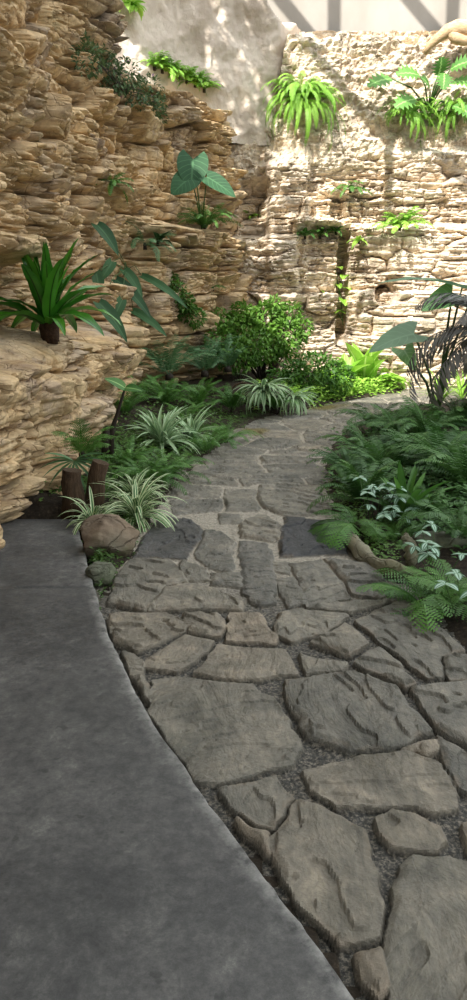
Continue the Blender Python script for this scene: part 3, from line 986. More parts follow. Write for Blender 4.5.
# ================================================================== plants, rocks and stumps
# ---- left cliff
p = hit(52, 338) + Vector((-.02, -.02, .0))
t = thing('birds_nest_fern', 'big glossy dark green strap-leaved fern on a root ball on the near ledge', 'fern', p + Vector((0, 0, .10)))
bn = [leaf_mesh('leaf', L['birdnest'], .74, .115, prof_strap, segs=12, e0=1.45 - .33 * i, droop=.5 + .32 * i, fold=.35, wave=.16, seed=i) for i in range(4)]
place(t, bn, 'leaf', 38, (0, 2 * PI), (-.1, .25), (.75, 1.15), .05)
mb = MB(); mb.tube([(0, 0, -.14), (.01, 0, -.08), (0, .01, .0), (0, 0, .06)], [.09, .08, .09, .06], 12); mb.build('root_ball', M['basket'], t)

t = thing('philodendron', 'climbing plant with long narrow dark hanging leaves beside the strap-leaved fern', 'plant', hit(128, 268, .05))
t0 = t.location.copy()
for k, (b, e, w) in enumerate([((97, 225), (119, 256), 1.0), ((124, 270), (143, 298), .95), ((142, 276), (189, 309), .8), ((116, 280), (153, 320), 1.0), ((133, 311), (168, 337), .9),
                               ((96, 272), (99, 300), .9), ((99, 303), (128, 343), 1.0), ((112, 262), (100, 282), .8), ((122, 300), (108, 330), .8)]):
    Y = min(hit(*b).y, t0.y + .3) - .25
    p0, p1 = AT(b[0], b[1], Y), AT(e[0], e[1], Y - .22)
    l = (p1 - p0).length
    me = leaf_mesh('leaf', L['philo'], l, .20 * w, prof_heart, segs=10, e0=.25, droop=.6, fold=.25, wave=.05, back=.25, seed=k)
    m = orient(p0, p1, Vector((.45, -.75, .5)))
    put('leaf', me, t, Matrix.Translation(-t0) @ m)
    mb = MB(); mb.tube([(0, 0, -.02), (p0 - t0) * .5 + Vector((0, 0, .10)), p0 - t0], [.008, .006, .005], 5); mb.build('leaf_stalk', L['petiole'], t)

lp = hit(200, 226, .1)
t = thing('anthurium', 'three big heart-shaped veined leaves on stalks above the mid cliff ledge', 'plant', lp)
for k, (b, e, w) in enumerate([((193, 159), (191, 190), .52), ((191, 177), (171, 195), .42), ((207, 177), (236, 197), .30)]):
    Y = lp.y - .15 - .1 * k
    p0, p1 = AT(b[0], b[1], Y), AT(e[0], e[1], Y - .18)
    me = leaf_mesh('leaf', L['anth'], (p1 - p0).length, w, prof_heart, segs=10, e0=.15, droop=.4, fold=.12, back=.3, seed=k)
    put('leaf', me, t, Matrix.Translation(-lp) @ orient(p0, p1, Vector((.1, -.9, .5))))
    mb = MB(); mb.tube([(0, 0, -.05), (p0 - lp) * .5 + Vector((0, .06, .05)), p0 - lp], [.014, .011, .009], 5); mb.build('leaf_stalk', L['petiole'], t)

fern('small_fern', 'lush', hit(203, 228, .08), 34, 'lush green fern clump on the ledge under the heart-shaped leaves', sc=(.8, 1.2), tilt=(-.3, .3))
fern('small_fern', 'blue', hit(146, 246, .08), 9, 'pale blue-green fern in a cliff pocket left of the mid ledge', az=(-2.2, .8), sc=(.5, .75), tilt=(-.9, .0))
strap_plant('small_fern', hit(158, 242, .08), L['philo'], 5, .36, .10, 'dark drooping leaf tuft in the cliff pocket beside the pale blue-green fern', 'plant', az=(-2., 1.2), e0=(.8, .3), droop=(.8, 1.6), prof=prof_lance)
fern('small_fern', 'small', hit(112, 184, .06), 11, 'small green fern growing from the upper face of the left cliff', az=(-2.2, 1.), sc=(.7, 1.1), tilt=(-.8, .1))
lp = hit(178, 282, .12)
bl_ = []
for q in [(172, 282), (177, 292), (182, 302), (188, 311), (195, 317)]:
    c = hit(*q, .10) - lp; bl_.append(((c.x, max(-.3, min(.3, c.y)), c.z), (.15, .14, .17), 210))
bush('trailing_plant', lp, bl_, L['bush'], .085, 'green trailing plant hanging down the cliff corner below the mid ledge', 'plant', 5, .5, sr=.006)
fern('small_fern', 'small', hit(213, 288, .05), 5, 'tiny fern tuft on the cliff above the dark rock hole', az=(-2.4, .2), sc=(.5, .8), tilt=(-.6, .2))

lp = hit(118, 88, .05); bl_ = []
for q, r, nn in [((76, 48), .17, 150), ((88, 62), .20, 190), ((102, 66), .22, 230), ((112, 82), .22, 230), ((122, 74), .20, 200), ((132, 94), .22, 230), ((145, 92), .22, 200), ((152, 106), .18, 160), ((160, 116), .13, 90)]:
    c = hit(*q, .12) - lp; bl_.append(((c.x, c.y, c.z), (r, r * 1.2, r), nn))
t = bush('trailing_shrub', lp, bl_, L['bushdark'], .085, 'dark small-leaved shrub trailing along the upper ledge of the left cliff', 'shrub', 12, .5, sr=.010)
mb = MB(); rg = random.Random(4)
for c, r, nn in bl_[2:8]: scatter_leaves(mb, c, (r[0] * 1.05,) * 3, 7, .05, rg, asp=.9)
mb.build('flowers', L['flower'], t)
for q in [(154, 72), (162, 75), (170, 78), (178, 81), (186, 85), (195, 89), (204, 94)]:
    fern('rim_fern', 'smalllight', hit(*q, .02) + Vector((0, 0, .08)), 18, 'bright lime fern clump lined up along the sunlit rim of left cliff', 'rim ferns on the left cliff', az=(-2.6, 1.2), sc=(.8, 1.3), tilt=(-.5, .2))
strap_plant('broadleaf_plant', hit(128, 8, .1), L['lime'], 12, .34, .17, 'green broad-leaved plant hanging from the top of the left cliff', 'plant', e0=(.9, .1), droop=(.8, 1.8), prof=prof_heart, az=(-2.4, 1.))

# ---- back cliff
fern('boston_fern', 'boston', hit(301, 104, .12), 92, 'large lime green drooping fern high on the back cliff under concrete wall', az=(-3.3, .2), sc=(.75, 1.15), tilt=(-.5, .45), cr=.08)
fern('boston_fern', 'boston', hit(410, 116, .12), 66, 'drooping lime fern directly beneath the stalks of the lobed-leaved plant high on back cliff', az=(-3.3, .2), sc=(.55, .85), tilt=(-.4, .5), cr=.07)
fern('boston_fern', 'boston', hit(452, 114, .12), 66, 'drooping lime fern at the upper right edge, cut by the frame', az=(-3.3, .2), sc=(.55, .9), tilt=(-.4, .5), cr=.07)
lp = hit(426, 108, .15)
t = thing('lobed_philodendron', 'plant with deeply lobed green leaves on long stalks above the right drooping ferns', 'plant', lp)
for k, (b, e, w) in enumerate([((392, 79), (371, 83), .30), ((420, 76), (400, 72), .32), ((416, 99), (398, 104), .34), ((438, 76), (442, 60), .36), ((450, 70), (470, 60), .34), ((444, 73), (444, 86), .30), ((452, 82), (474, 82), .3),
                               ((452, 106), (472, 114), .32), ((430, 90), (424, 78), .26)]):
    Y = lp.y - .25 - .08 * (k % 3)
    p0, p1 = AT(b[0], b[1], Y), AT(e[0], e[1], Y - .2)
    me = leaf_mesh('leaf', L['lobed'], (p1 - p0).length * 1.15, w * 1.4, prof_oval, segs=12, e0=.2, droop=.7, fold=.12, lobes=1, seed=k)
    put('leaf', me, t, Matrix.Translation(-lp) @ orient(p0, p1, Vector((.1, -.8, .6))))
    mb = MB(); mb.tube([(0, 0, -.05), (p0 - lp) * .5 + Vector((0, -.05, .08)), p0 - lp], [.02, .015, .012], 5); mb.build('leaf_stalk', L['petiole'], t)
# bleached root on top of the cliff
mb = MB()
rp = [AT(424, 54, 15.75), AT(430, 45, 15.7), AT(438, 38, 15.65), AT(447, 31, 15.6), AT(457, 28, 15.6), AT(470, 29, 15.6), AT(495, 32, 15.7)]
mb.tube([p - rp[3] for p in rp], [.05, .07, .09, .12, .15, .16, .16], 9)
mb.tube([p - rp[3] for p in (AT(448, 31, 15.6), AT(455, 38, 15.55), AT(464, 41, 15.55), AT(480, 40, 15.6))], [.08, .10, .09, .08], 8)
o = mb.build('tree_root', M['root']); o.location = rp[3]
tag(o, 'thick bleached tree root crossing the concrete wall at top right', 'root')

t = fern('small_fern', 'small', hit(352, 190, .08), 12, 'small dark green fern over the top of the tall dark cleft', az=(-2.8, -.2), sc=(1.0, 1.5), tilt=(-.5, .2))
fern('small_fern', 'smalllight', hit(398, 228, .1), 22, 'light green spreading fern on the right of the back cliff at mid height', az=(-3.2, .1), sc=(1.3, 2.0), tilt=(-.2, .4))
strap_plant('small_fern', hit(361, 241, .08), L['lime'], 6, .34, .10, 'light green star of pointed leaves right of the tall dark cleft', 'plant', az=(-3., -.1), e0=(.6, 0), droop=(.6, 1.4), prof=prof_lance)
strap_plant('cliff_plant', hit(303, 236, .08), L['lobed'], 9, .30, .15, 'broad-leaved green tuft on the ledge left of the tall cleft, leftmost', 'plant', az=(-3., 0), e0=(.9, .2), droop=(.8, 1.6), prof=prof_heart)
fern('small_fern', 'small', hit(318, 236, .08), 11, 'dark little fern on the ledge between two leafy tufts', az=(-3., 0), sc=(.9, 1.4), tilt=(-.2, .4))
strap_plant('cliff_plant', hit(334, 232, .08), L['lobed'], 7, .24, .12, 'broad-leaved green tuft at the very mouth of the tall dark cleft', 'plant', az=(-3., 0), e0=(.9, .2), droop=(.8, 1.6), prof=prof_heart)
lp = hit(340, 318, .12)
t = thing('climbing_plant', 'light green climbing plant with heart leaves rising up the tall dark cleft', 'plant', lp)
st = [AT(x, y, lp.y - .1) - lp for x, y in ((343, 325), (341, 300), (337, 280), (334, 262))]
mb = MB(); mb.tube(st, .012, 5); mb.build('stem', L['petiole'], t)
st2 = [AT(x, y, lp.y - .1) - lp for x, y in ((343, 322), (330, 300), (322, 285), (319, 272))]
mb = MB(); mb.tube(st2, .010, 5); mb.build('stem', L['petiole'], t)
rg = random.Random(9)
hl = [leaf_mesh('leaf', L['lime'], .26, .18, prof_heart, segs=7, e0=.2, droop=.8, fold=.15, back=.25, seed=i) for i in range(2)]
for x, y in ((338, 267), (345, 275), (338, 284), (328, 282), (320, 274), (316, 288), (322, 296), (336, 298), (348, 300), (354, 296), (342, 310), (334, 312), (328, 306), (318, 304), (350, 312), (345, 288)):
    c = AT(x, y, lp.y - .12) - lp
    put('leaf', rg.choice(hl), t, Matrix.Translation(c) @ Matrix.Rotation(rg.uniform(-2.6, -.5), 4, 'Z') @ Matrix.Rotation(rg.uniform(.0, .6), 4, 'Y') @ Matrix.Scale(rg.uniform(.8, 1.2), 4))
fern('small_fern', 'smalllight', hit(249, 218, .05), 6, 'thin light fern tuft in the shaded recess at the cliff corner', az=(-3, 0), sc=(.6, 1.), tilt=(-.6, .1))

# ---- far end of the left bed
lp = gp(262, 392)
bush('leafy_shrub', lp, [((-.40, 0, .95), (.30, .3, .30), 480), ((.1, .1, 1.15), (.32, .3, .28), 480), ((.0, -.1, .62), (.42, .4, .32), 560), ((-.65, .1, .62), (.28, .3, .32), 340), ((.42, -.1, .78), (.34, .35, .32), 520), ((-.38, .2, 1.20), (.24, .26, .20), 240), ((.50, .1, 1.2), (.2, .24, .22), 190), ((-.78, 0, 1.1), (.16, .2, .2), 120), ((.22, .1, 1.36), (.16, .2, .14), 100), ((.72, -.1, .95), (.18, .2, .22), 150)],
     L['bush'], .12, 'tall fresh green leafy shrub in front of the cliff corner', 'shrub', 14, .5, sr=.02)
lp = gp(312, 396)
bush('leafy_shrub', lp, [((0, 0, .45), (.55, .4, .38), 900), ((.4, .1, .35), (.35, .35, .3), 450), ((-.4, -.1, .35), (.4, .35, .32), 500)], L['bush'], .11, 'lower rounded green shrub right of the tall leafy shrub', 'shrub', 8, .5)
lp = gp(273, 386); b = lp.y
mb = MB(); h_ = AT(272, 292, b).z - lp.z
mb.tube([(0, 0, -.1), (.02, 0, h_ * .4), (-.02, .02, h_ * .8), (0, 0, h_)], [.11, .09, .08, .085], 9)
o = mb.build('dead_trunk', M['bark']); o.location = lp; tag(o, 'short dead brown trunk poking out above the tall leafy shrub', 'trunk')
for (q, n_, ln, lb) in (((344, 388), 16, .70, 'bright lime broad-leaved plant at the path end, left of the largest'), ((364, 386), 20, .9, 'largest bright lime broad-leaved plant in the sun below the cliff'), ((386, 384), 14, .65, 'bright lime broad-leaved plant nearest the drooping grey-green ear leaf'),
                        ((326, 390), 12, .5, 'bright lime broad-leaved plant beside the lower rounded shrub')):
    strap_plant('broadleaf_plant', gp(*q), L['lime'], n_, ln, ln * .42, lb, 'plant', e0=(1.4, .8), droop=(.5, 1.4), prof=prof_oval, wave=.08)
lp = gp(252, 406)
mb = MB(); rows = []
for i in range(9):
    row = []
    for j in range(24):
        a = 2 * PI * j / 23; r_ = (1 - i / 8)
        q = 1 + .18 * float(vn(np.array(math.cos(a) * 2 + 9), np.array(math.sin(a) * 2 + i * .5), 5))
        row.append((math.cos(a) * .95 * q * (.25 + .75 * r_ ** .6) * (1 if i < 8 else .1), math.sin(a) * .45 * q * (.25 + .75 * r_ ** .6) * (1 if i < 8 else .1), -.08 + .46 * (i / 8) ** .8 + .04 * math.sin(a * 5 + i)))
    rows.append(row)
mb.grid(rows)
t = thing('root_mound', 'dark earthy mound with arching bare roots under the tall leafy shrub', 'mound', lp)
mb.build('earth', M['mound'], t)
for (x0, x1, hh, yy) in ((-.5, .2, .40, -.35), (.0, .7, .34, -.42)):
    mb = MB(); mb.tube([(x0 + (x1 - x0) * k / 6, yy + .05 * math.sin(k), .05 + hh * math.sin(PI * (k + .3) / 6.6)) for k in range(7)], [.02, .022, .02, .02, .018, .015, .01], 6); mb.build('root', M['bark'], t)
strap_plant('trailing_grass_plant', gp(262, 411) + Vector((0, -.1, .36)), L['paleleaf'], 70, .55, .05, 'pale green strappy plant spilling over the dark root mound', 'plant', e0=(1.0, .1), droop=(1.4, 2.2), prof=prof_lance, az=(-3.4, .3))
strap_plant('trailing_grass_plant', gp(292, 408) + Vector((0, -.1, .22)), L['paleleaf'], 50, .48, .05, 'smaller pale strappy plant at the right end of the root mound', 'plant', e0=(1.0, .1), droop=(1.4, 2.2), prof=prof_lance, az=(-3.4, .3))

fern('dark_fern', 'lush', gp(232, 412) + Vector((0, 0, .1)), 26, 'mid green fern covering the left end of the dark root mound', sc=(.7, 1.05))
fern('dark_fern', 'lush', gp(276, 410) + Vector((0, 0, .1)), 24, 'mid green fern between the two pale strappy plants on the root mound', sc=(.6, .9))
bush('leafy_shrub', gp(236, 396), [((0, 0, .45), (.4, .35, .3), 420), ((-.3, .1, .75), (.25, .25, .25), 180), ((.3, 0, .65), (.3, .3, .25), 220)], L['bush'], .11, 'small leafy shrub crowding the left foot of the tall leafy shrub', 'shrub', 7, .5)
# ---- left bed, from far to near
for q, n_, lb, sc_ in (((170, 408), 13, 'blue-green arching fern against the cliff, nearest of three large ones', (.75, 1.05)), ((205, 402), 13, 'blue-green arching fern midway between cliff and root mound', (.7, 1.)), ((228, 398), 11, 'blue-green arching fern reaching over the left end of the root mound', (.6, .9))):
    fern('tree_fern', 'blue', gp(*q) + Vector((0, 0, .25)), n_, lb, sc=sc_, tilt=(-.1, .4), cr=.07)
fern('dark_fern', 'lush', gp(140, 415), 16, 'deep green fern in the shade at the foot of the cliff behind the dark pole', sc=(.8, 1.1))
fern('dark_fern', 'lush', gp(126, 432), 16, 'deep green fern directly right of the dark pole', sc=(.7, 1.0))
fern('dark_fern', 'blue', gp(152, 396), 12, 'blue-green fern low in the corner behind the dark pole', sc=(.6, .85))
fern('dark_fern', 'lush', gp(198, 414), 22, 'mid green fern between the smaller pale clump and root mound', sc=(.8, 1.1))
fern('dark_fern', 'lush', gp(165, 418), 24, 'mid green fern right behind the larger pale narrow-leaved clump', sc=(.8, 1.2))
fern('dark_fern', 'lush', gp(186, 425), 14, 'deep green fern behind the pale narrow-leaved clump', sc=(.6, .9))
strap_plant('variegated_clump', gp(162, 447), L['paleleaf'], 95, .60, .055, 'pale silvery green narrow-leaved clump, the larger one left of the path bend', 'plant', e0=(1.4, .3), droop=(1.3, 2.4), prof=prof_lance)
strap_plant('variegated_clump', gp(192, 437), L['paleleaf'], 70, .52, .05, 'pale silvery green narrow-leaved clump, the smaller one farther up the path', 'plant', e0=(1.4, .3), droop=(1.3, 2.4), prof=prof_lance)
for q, n_, lb in (((146, 478), 26, 'feathery bright green fern beside the path behind the white-edged clump'), ((168, 472), 20, 'feathery bright green fern at the very edge of path'), ((126, 466), 18, 'feathery bright green fern behind, close to the dark pole'),
                  ((206, 446), 18, 'low bright fern on the path edge below the smaller pale clump'), ((226, 436), 16, 'low bright fern on the path edge nearest the root mound')):
    fern('feathery_fern', 'lush', gp(*q), n_, lb, sc=(.55, .85), tilt=(-.2, .3))
strap_plant('spider_plant', gp(136, 512), L['spider'], 80, .46, .030, 'larger white-edged spider plant cascading behind the brown boulder', 'plant', e0=(1.45, .5), droop=(1.6, 2.6), sc=(.6, 1.1))
strap_plant('spider_plant', gp(134, 492), L['spider'], 50, .42, .028, 'white-edged spider plant farther back beside the leaning stump', 'plant', e0=(1.45, .5), droop=(1.6, 2.6), sc=(.6, 1.))
strap_plant('spider_plant', gp(93, 519), L['spider'], 50, .36, .028, 'small white-edged spider plant at the end of the concrete slab', 'plant', e0=(1.45, .4), droop=(1.6, 2.6), sc=(.6, 1.))


def stump(q, top, r, lb):
    b = gp(*q); p1 = AT(top[0], top[1], b.y) - b
    mb = MB(); mb.tube([(0, 0, -.1), p1 * .3 + Vector((.01, 0, 0)), p1 * .7 + Vector((-.01, 0, 0)), p1], [r * 1.25, r, r * .92, r * .9], 14)
    o = mb.build('tree_stump', M['bark']); o.location = b
    tag(o, lb, 'stump')


stump((91, 506), (101, 462), .075, 'leaning brown cut stump behind the small spider plant')
stump((73, 508), (72, 470), .085, 'upright brown stump against the cliff under the fan-shaped leaf')
lp = gp(78, 500) + Vector((0, 0, .25))
t = thing('fan_palm', 'small fan palm leaf beside the cliff over the brown stumps', 'palm', lp)
mb = MB(); c0 = AT(74, 461, lp.y - .1) - lp
mb.tube([(0, 0, -.25), (0, 0, 0), c0], .008, 5); mb.build('leaf_stalk', L['petiole'], t)
fl = leaf_mesh('leaflet', L['fern_blue'], .30, .026, prof_lance, segs=6, e0=.1, droop=.9, fold=.4)
for k in range(13):
    a = -PI / 2 + (k - 6) * .22
    dv = Vector((math.sin((k - 6) * .26), -.35, -math.cos((k - 6) * .26) + .55)).normalized()
    put('leaflet', fl, t, Matrix.Translation(c0) @ orient(Vector((0, 0, 0)), dv, Vector((0, -.5, 1)), 1))
fern('dry_fern', 'mid', gp(84, 492) + Vector((0, 0, .30)), 7, 'faded fern fronds against the cliff behind the fan palm leaf', az=(-2.5, 1.), sc=(.6, .9), tilt=(.1, .7))

b = gp(110, 466)
t = thing('elephant_ear_seedling', 'thin dark pole-like stem with one green leaf on top against the cliff', 'plant', b)
top_ = AT(125, 388, b.y) - b
mb = MB(); mb.tube([(0, 0, -.1), AT(112, 430, b.y) - b, AT(119, 408, b.y) - b, top_], [.035, .028, .016, .012], 7); mb.build('stem', M['darkstem'], t)
mb = MB(); mb.tube([(-.06, 0, -.1), AT(109, 432, b.y) - b + Vector((-.02, 0, 0)), AT(110, 426, b.y) - b + Vector((-.02, 0, 0))], [.045, .045, .02], 8); mb.build('stem_stub', M['darkstem'], t)
me = leaf_mesh('leaf', L['lobed'], .22, .13, prof_heart, segs=8, e0=.2, droop=.5, fold=.15)
put('leaf', me, t, orient(top_, AT(108, 380, b.y - .05) - b, Vector((.1, -.6, .8))))
put('leaf', me, t, orient(top_, AT(150, 392, b.y - .1) - b, Vector((.1, -.6, .8)), .9))

o = boulder('boulder', G(108, 548, .06) + Vector((0, .02, .06)), (.215, .17, .17), 'brown rounded boulder at the corner of concrete slab and path', M['boulder'], 12, .3)
o = boulder('boulder', G(102, 578, .03) + Vector((0, .0, .03)), (.105, .09, .075), 'small grey mossy boulder in front of the brown one', M['palerock'], 5, .8)

# low leaves along the borders -------------------------------------------------
def cover_strip(name, pts, n, size, h, mat, lb, width=.25, rs=1, cat='groundcover'):
    rg = random.Random(rs); mb = MB()
    for i in range(n):
        k = rg.random() * (len(pts) - 1); a = int(k); f = k - a
        q = Vector(pts[a]).lerp(Vector(pts[a + 1]), f)
        x, y = q.x + rg.gauss(0, width * .4), q.y + rg.gauss(0, width * .4)
        if float(inside_dist(np.array([x]), np.array([y]), outline)[0]) > .05: continue
        g = ground(x, y)
        c = g + Vector((0, 0, rg.random() ** 1.5 * h))
        a_ = rg.uniform(0, 2 * PI); d = Vector((math.cos(a_), math.sin(a_), rg.uniform(-.2, .8))).normalized()
        sd_ = d.cross(Vector((0, 0, 1))).normalized(); l = size * rg.uniform(.6, 1.3); w = l * .55
        b = len(mb.v); mb.v += [tuple(c), tuple(c + d * l * .5 + sd_ * w * .5), tuple(c + d * l - Vector((0, 0, l * .2))), tuple(c + d * l * .5 - sd_ * w * .5)]
        mb.f.append((b, b + 1, b + 2, b + 3)); mb.uv.append([(.5, 0), (1, .5), (.5, 1), (0, .5)]); mb.sm.append(False)
    o = mb.build(name, mat)
    return tag(o, lb, cat, kind='stuff')


def seq(lst, dx=0, dy=0): return [tuple(G(*q)[:2]) for q in lst]


cover_strip('low_groundcover', [(p[0] - .16, p[1] + .06) for p in seq([(103, 605), (108, 580), (122, 560), (135, 540), (152, 515), (160, 498), (180, 476), (203, 460), (226, 442), (250, 424), (288, 410)])], 5200, .035, .07, L['cover'], 'low green creeping leaves along the left edge of the path', .22, 3)
cover_strip('bright_groundcover', [(p[0] - .1, p[1] + .35) for p in seq([(270, 416), (300, 408), (345, 400), (385, 393), (415, 388)])], 5200, .10, .28, L['lime'], 'bright sunlit low foliage edging the far bend of the path', .55, 4)
cover_strip('mid_groundcover', [(p[0] - .5, p[1] + .3) for p in seq([(126, 520), (140, 500), (160, 480), (185, 460), (215, 440), (250, 420)])], 5200, .06, .12, L['cover'], 'dark green low foliage filling the left bed between ferns', .6, 5)
cover_strip('creeping_leaves', [(p[0] + .12, p[1]) for p in seq([(326, 470), (330, 495), (338, 520), (350, 545), (375, 568)])], 1500, .035, .05, L['cover'], 'small creeping leaves at the left border of the right bed', .18, 6)
cover_strip('bed_foliage', [(p[0] + .8, p[1] + .1) for p in seq([(335, 440), (330, 470), (345, 500), (370, 530), (420, 560)])], 5200, .07, .16, L['fern_dark'], 'low dark foliage between the ferns of the right bed', .8, 7)

# ---- right bed
RF = [((364, 498), 26, (.85, 1.1), 'dark feathery fern overhanging the path at the left end of right bed'),
      ((384, 478), 26, (.85, 1.1), 'tall dark fern right behind the one overhanging the path'),
      ((368, 462), 26, (.8, 1.1), 'dark fern at the far left corner of right bed, next to sunlit path'),
      ((412, 470), 26, (.85, 1.15), 'dark fern behind the upright strap-leaved plant'),
      ((396, 444), 26, (.8, 1.1), 'dark fern below the hanging tips of the dusky palm'),
      ((440, 482), 26, (.9, 1.2), 'large dark fern in the middle of right bed under the palm'),
      ((466, 502), 24, (.9, 1.2), 'dark fern at the right frame edge under the palm'),
      ((428, 520), 15, (.6, .9), 'dark fern just right of the strap-leaved plant'),
      ((350, 474), 24, (.7, .95), 'dark fern at the leftmost corner of right bed, spilling on the path'),
      ((376, 432), 22, (.9, 1.2), 'farthest dark fern of the right bed, beside the sunlit path end'),
      ((425, 452), 24, (.9, 1.2), 'dark fern beneath the trunk of the dusky palm'),
      ((455, 445), 24, (1., 1.3), 'dark fern to the right of the dusky palm trunk'),
      ((462, 542), 14, (.6, .9), 'dark fern at the right edge above the silver-leaved plants')]
for q, n_, sc_, lb in RF: fern('dark_fern', 'dark', gp(*q), n_, lb, sc=sc_)
fern('bright_fern', 'mid', gp(358, 524) + Vector((0, 0, .06)), 12, 'bright green fern leaning over the path edge above the pale stones', az=(PI * .6, PI * 1.85), sc=(.7, 1.05), tilt=(-.4, .1))
fern('bright_fern', 'mid', gp(424, 588), 15, 'bright green fern nearest the camera at right path edge', sc=(.6, .95), tilt=(-.3, .2))
fern('bright_fern', 'mid', gp(456, 590), 12, 'bright green fern near the right frame edge among the silver leaves', sc=(.55, .85), tilt=(-.3, .2))
fern('bright_fern', 'mid', gp(402, 532), 8, 'small bright fern rising from the hollow between the pale stones', sc=(.4, .6))
strap_plant('strap_leaf_plant', gp(404, 516), L['fern_mid'], 18, .50, .06, 'upright rosette of plain green strap leaves amid right bed ferns', 'plant', e0=(1.45, .9), droop=(.3, 1.3))


def silver(q, n_, lb, rs, h=.22, r=.22):
    rg = random.Random(rs); b = gp(*q)
    t = thing('silver_leaf_plant', lb, 'plant', b)
    ms = [leaf_mesh('leaf', L['silver'], .085, .046, prof_oval, segs=6, e0=.15, droop=.7, fold=.15, seed=i) for i in range(2)]
    for i in range(n_):
        a = rg.uniform(0, 2 * PI); rr = r * math.sqrt(rg.random()); hh = h * rg.uniform(.6, 1.15)
        c = Vector((math.cos(a) * rr, math.sin(a) * rr, hh))
        mb = MB(); mb.tube([(c.x * .3, c.y * .3, -.02), (c.x * .8, c.y * .8, hh * .7), c], .003, 4); mb.build('stem', L['petiole'], t)
        for k in range(4):
            put('leaf', rg.choice(ms), t, Matrix.Translation(c) @ Matrix.Rotation(a + k * PI / 2 + rg.uniform(-.3, .3), 4, 'Z') @ Matrix.Rotation(rg.uniform(-.1, .45), 4, 'Y') @ Matrix.Scale(rg.uniform(.75, 1.15), 4))


silver((374, 514), 13, 'silver-banded leafy plant above the bright fern leaning over the path', 3, .28, .20)
silver((394, 528), 8, 'silver-banded leafy plant at the foot of the strap-leaved rosette', 4, .20, .16)
silver((440, 566), 7, 'silver-banded leafy plant right of the pale stones, behind the nearest fern', 5, .24, .20)
silver((466, 604), 6, 'silver-banded leafy plant lowest on the right edge of the frame', 6, .2, .16)

def edging(px, hh, rr, lb, seed):
    pts = [G(a, b, hh * .5) for a, b in px]; c = pts[len(pts) // 2].copy(); n_ = 22
    rows = []
    for i in range(n_ + 1):
        f = i / n_ * (len(pts) - 1); a = min(int(f), len(pts) - 2); q = pts[a].lerp(pts[a + 1], f - a) - c
        tg = (pts[a + 1] - pts[a]).normalized(); sd_ = Vector((tg.y, -tg.x, 0))
        e = math.sin(PI * min(1, max(0, (i + .4) / (n_ + .8)))) ** .35
        row = []
        for k in range(15):
            an_ = 2 * PI * k / 14
            w_ = 1 + .34 * float(vn(np.array(i * .45 + seed), np.array(math.cos(an_) * 1.3 + math.sin(an_) * 2), seed)) + .14 * float(vn(np.array(i * 1.7), np.array(math.cos(an_) * 4 + math.sin(an_) * 5), seed + 1))
            row.append(q + sd_ * math.cos(an_) * rr * e * w_ + Vector((0, 0, math.sin(an_) * hh * e * w_ * (.8 + .2 * math.sin(an_)))))
        rows.append(row)
    for q_, at_ in ((rows[0], 0), (rows[-1], len(rows) + 1)):
        cc = sum(q_[:-1], Vector((0, 0, 0))) / 14
        rows.insert(at_, [cc] * 15)
    mb = MB(); mb.grid(rows); o = mb.build('edging_stone', M['edgerock']); o.location = c
    tag(o, lb, 'rock')


edging([(345, 522), (350, 540), (362, 556), (380, 568), (402, 575), (420, 578)], .075, .05, 'long pale mossy edging stone curving along the path at right bed', 3)
edging([(404, 540), (410, 550), (412, 566)], .085, .045, 'pale edging stone behind the small dark hollow', 8)
boulder('flat_stone', G(440, 545, .06), (.26, .15, .09), 'flat dark mossy stone under the ferns by the silver leaves', M['palerock'], 24, -.3)

# palm at the right edge
lp = ground(3.12, 8.6)
t = thing('palm', 'dusky drooping palm leaning in from the right edge of the frame', 'palm', lp)
mb = MB(); mb.tube([(0, 0, -.1), (.03, 0, .35), (.0, 0, .8), (0, 0, 1.0)], [.10, .08, .07, .05], 10); mb.build('trunk', M['bark'], t)
pf = [frond_mesh('frond', L['palm'], Ln=1.25 + .1 * i, n=30, W=.62, e0=1.25 - .3 * i, droop=1.9 + .15 * i, pang=.95, pdrop=.35, pw=.021, seed=i, taper=.5, stem=.008) for i in range(4)]
rg = random.Random(31)
for k in range(26):
    a = PI * .45 + 1.4 * PI * (k + .5) / 26 + rg.uniform(-.1, .1)
    put('frond', pf[k % 4], t, Matrix.Translation((0, 0, .95)) @ Matrix.Rotation(a, 4, 'Z') @ Matrix.Rotation(-rg.uniform(-.1, .3), 4, 'Y') @ Matrix.Scale(rg.uniform(.75, 1.05), 4))
# elephant ears behind the palm
lp = ground(2.7, 9.8)
t = thing('elephant_ear', 'plant with huge grey-green ear-shaped leaves rising behind the dusky palm', 'plant', lp)
for k, (b, e, w, nn, mt) in enumerate([((414, 334), (368, 354), .50, (.1, -.55, .85), 'ear'), ((462, 288), (376, 286), .55, (.0, -.12, 1.), 'ear'), ((452, 296), (420, 312), .42, (.2, -.7, .6), 'eargreen'), ((404, 350), (416, 372), .30, (-.2, -.9, .3), 'eargreen'), ((470, 300), (490, 330), .5, (.2, -.7, .6), 'ear')]):
    p0, p1 = AT(b[0], b[1], 9.5), AT(e[0], e[1], 9.2)
    l = (p1 - p0).length
    me = leaf_mesh('leaf', L[mt], l, w, prof_arrow, segs=12, e0=.25, droop=.5, fold=.12, wave=.05, back=.45, seed=k)
    put('leaf', me, t, Matrix.Translation(-lp) @ orient(p0, p1, Vector(nn)))
    q = p0 - lp
    mb = MB(); mb.tube([(0, 0, -.05), (q.x * .35, q.y * .35, q.z * .5), (q.x * .8, q.y * .8, q.z * .85), q], [.022, .018, .014, .01], 6); mb.build('leaf_stalk', L['petiole'], t)
# yellow green grass tufts behind
for q, lb in (((440, 404), 'yellow-green grassy tuft behind the palm, near the path end'), ((462, 396), 'yellow-green grassy tuft behind the palm, at the right frame edge')):
    strap_plant('grass_tuft', gp(*q), L['lime'], 40, .75, .03, lb, 'plant', e0=(1.45, .9), droop=(.8, 1.8), prof=prof_lance)
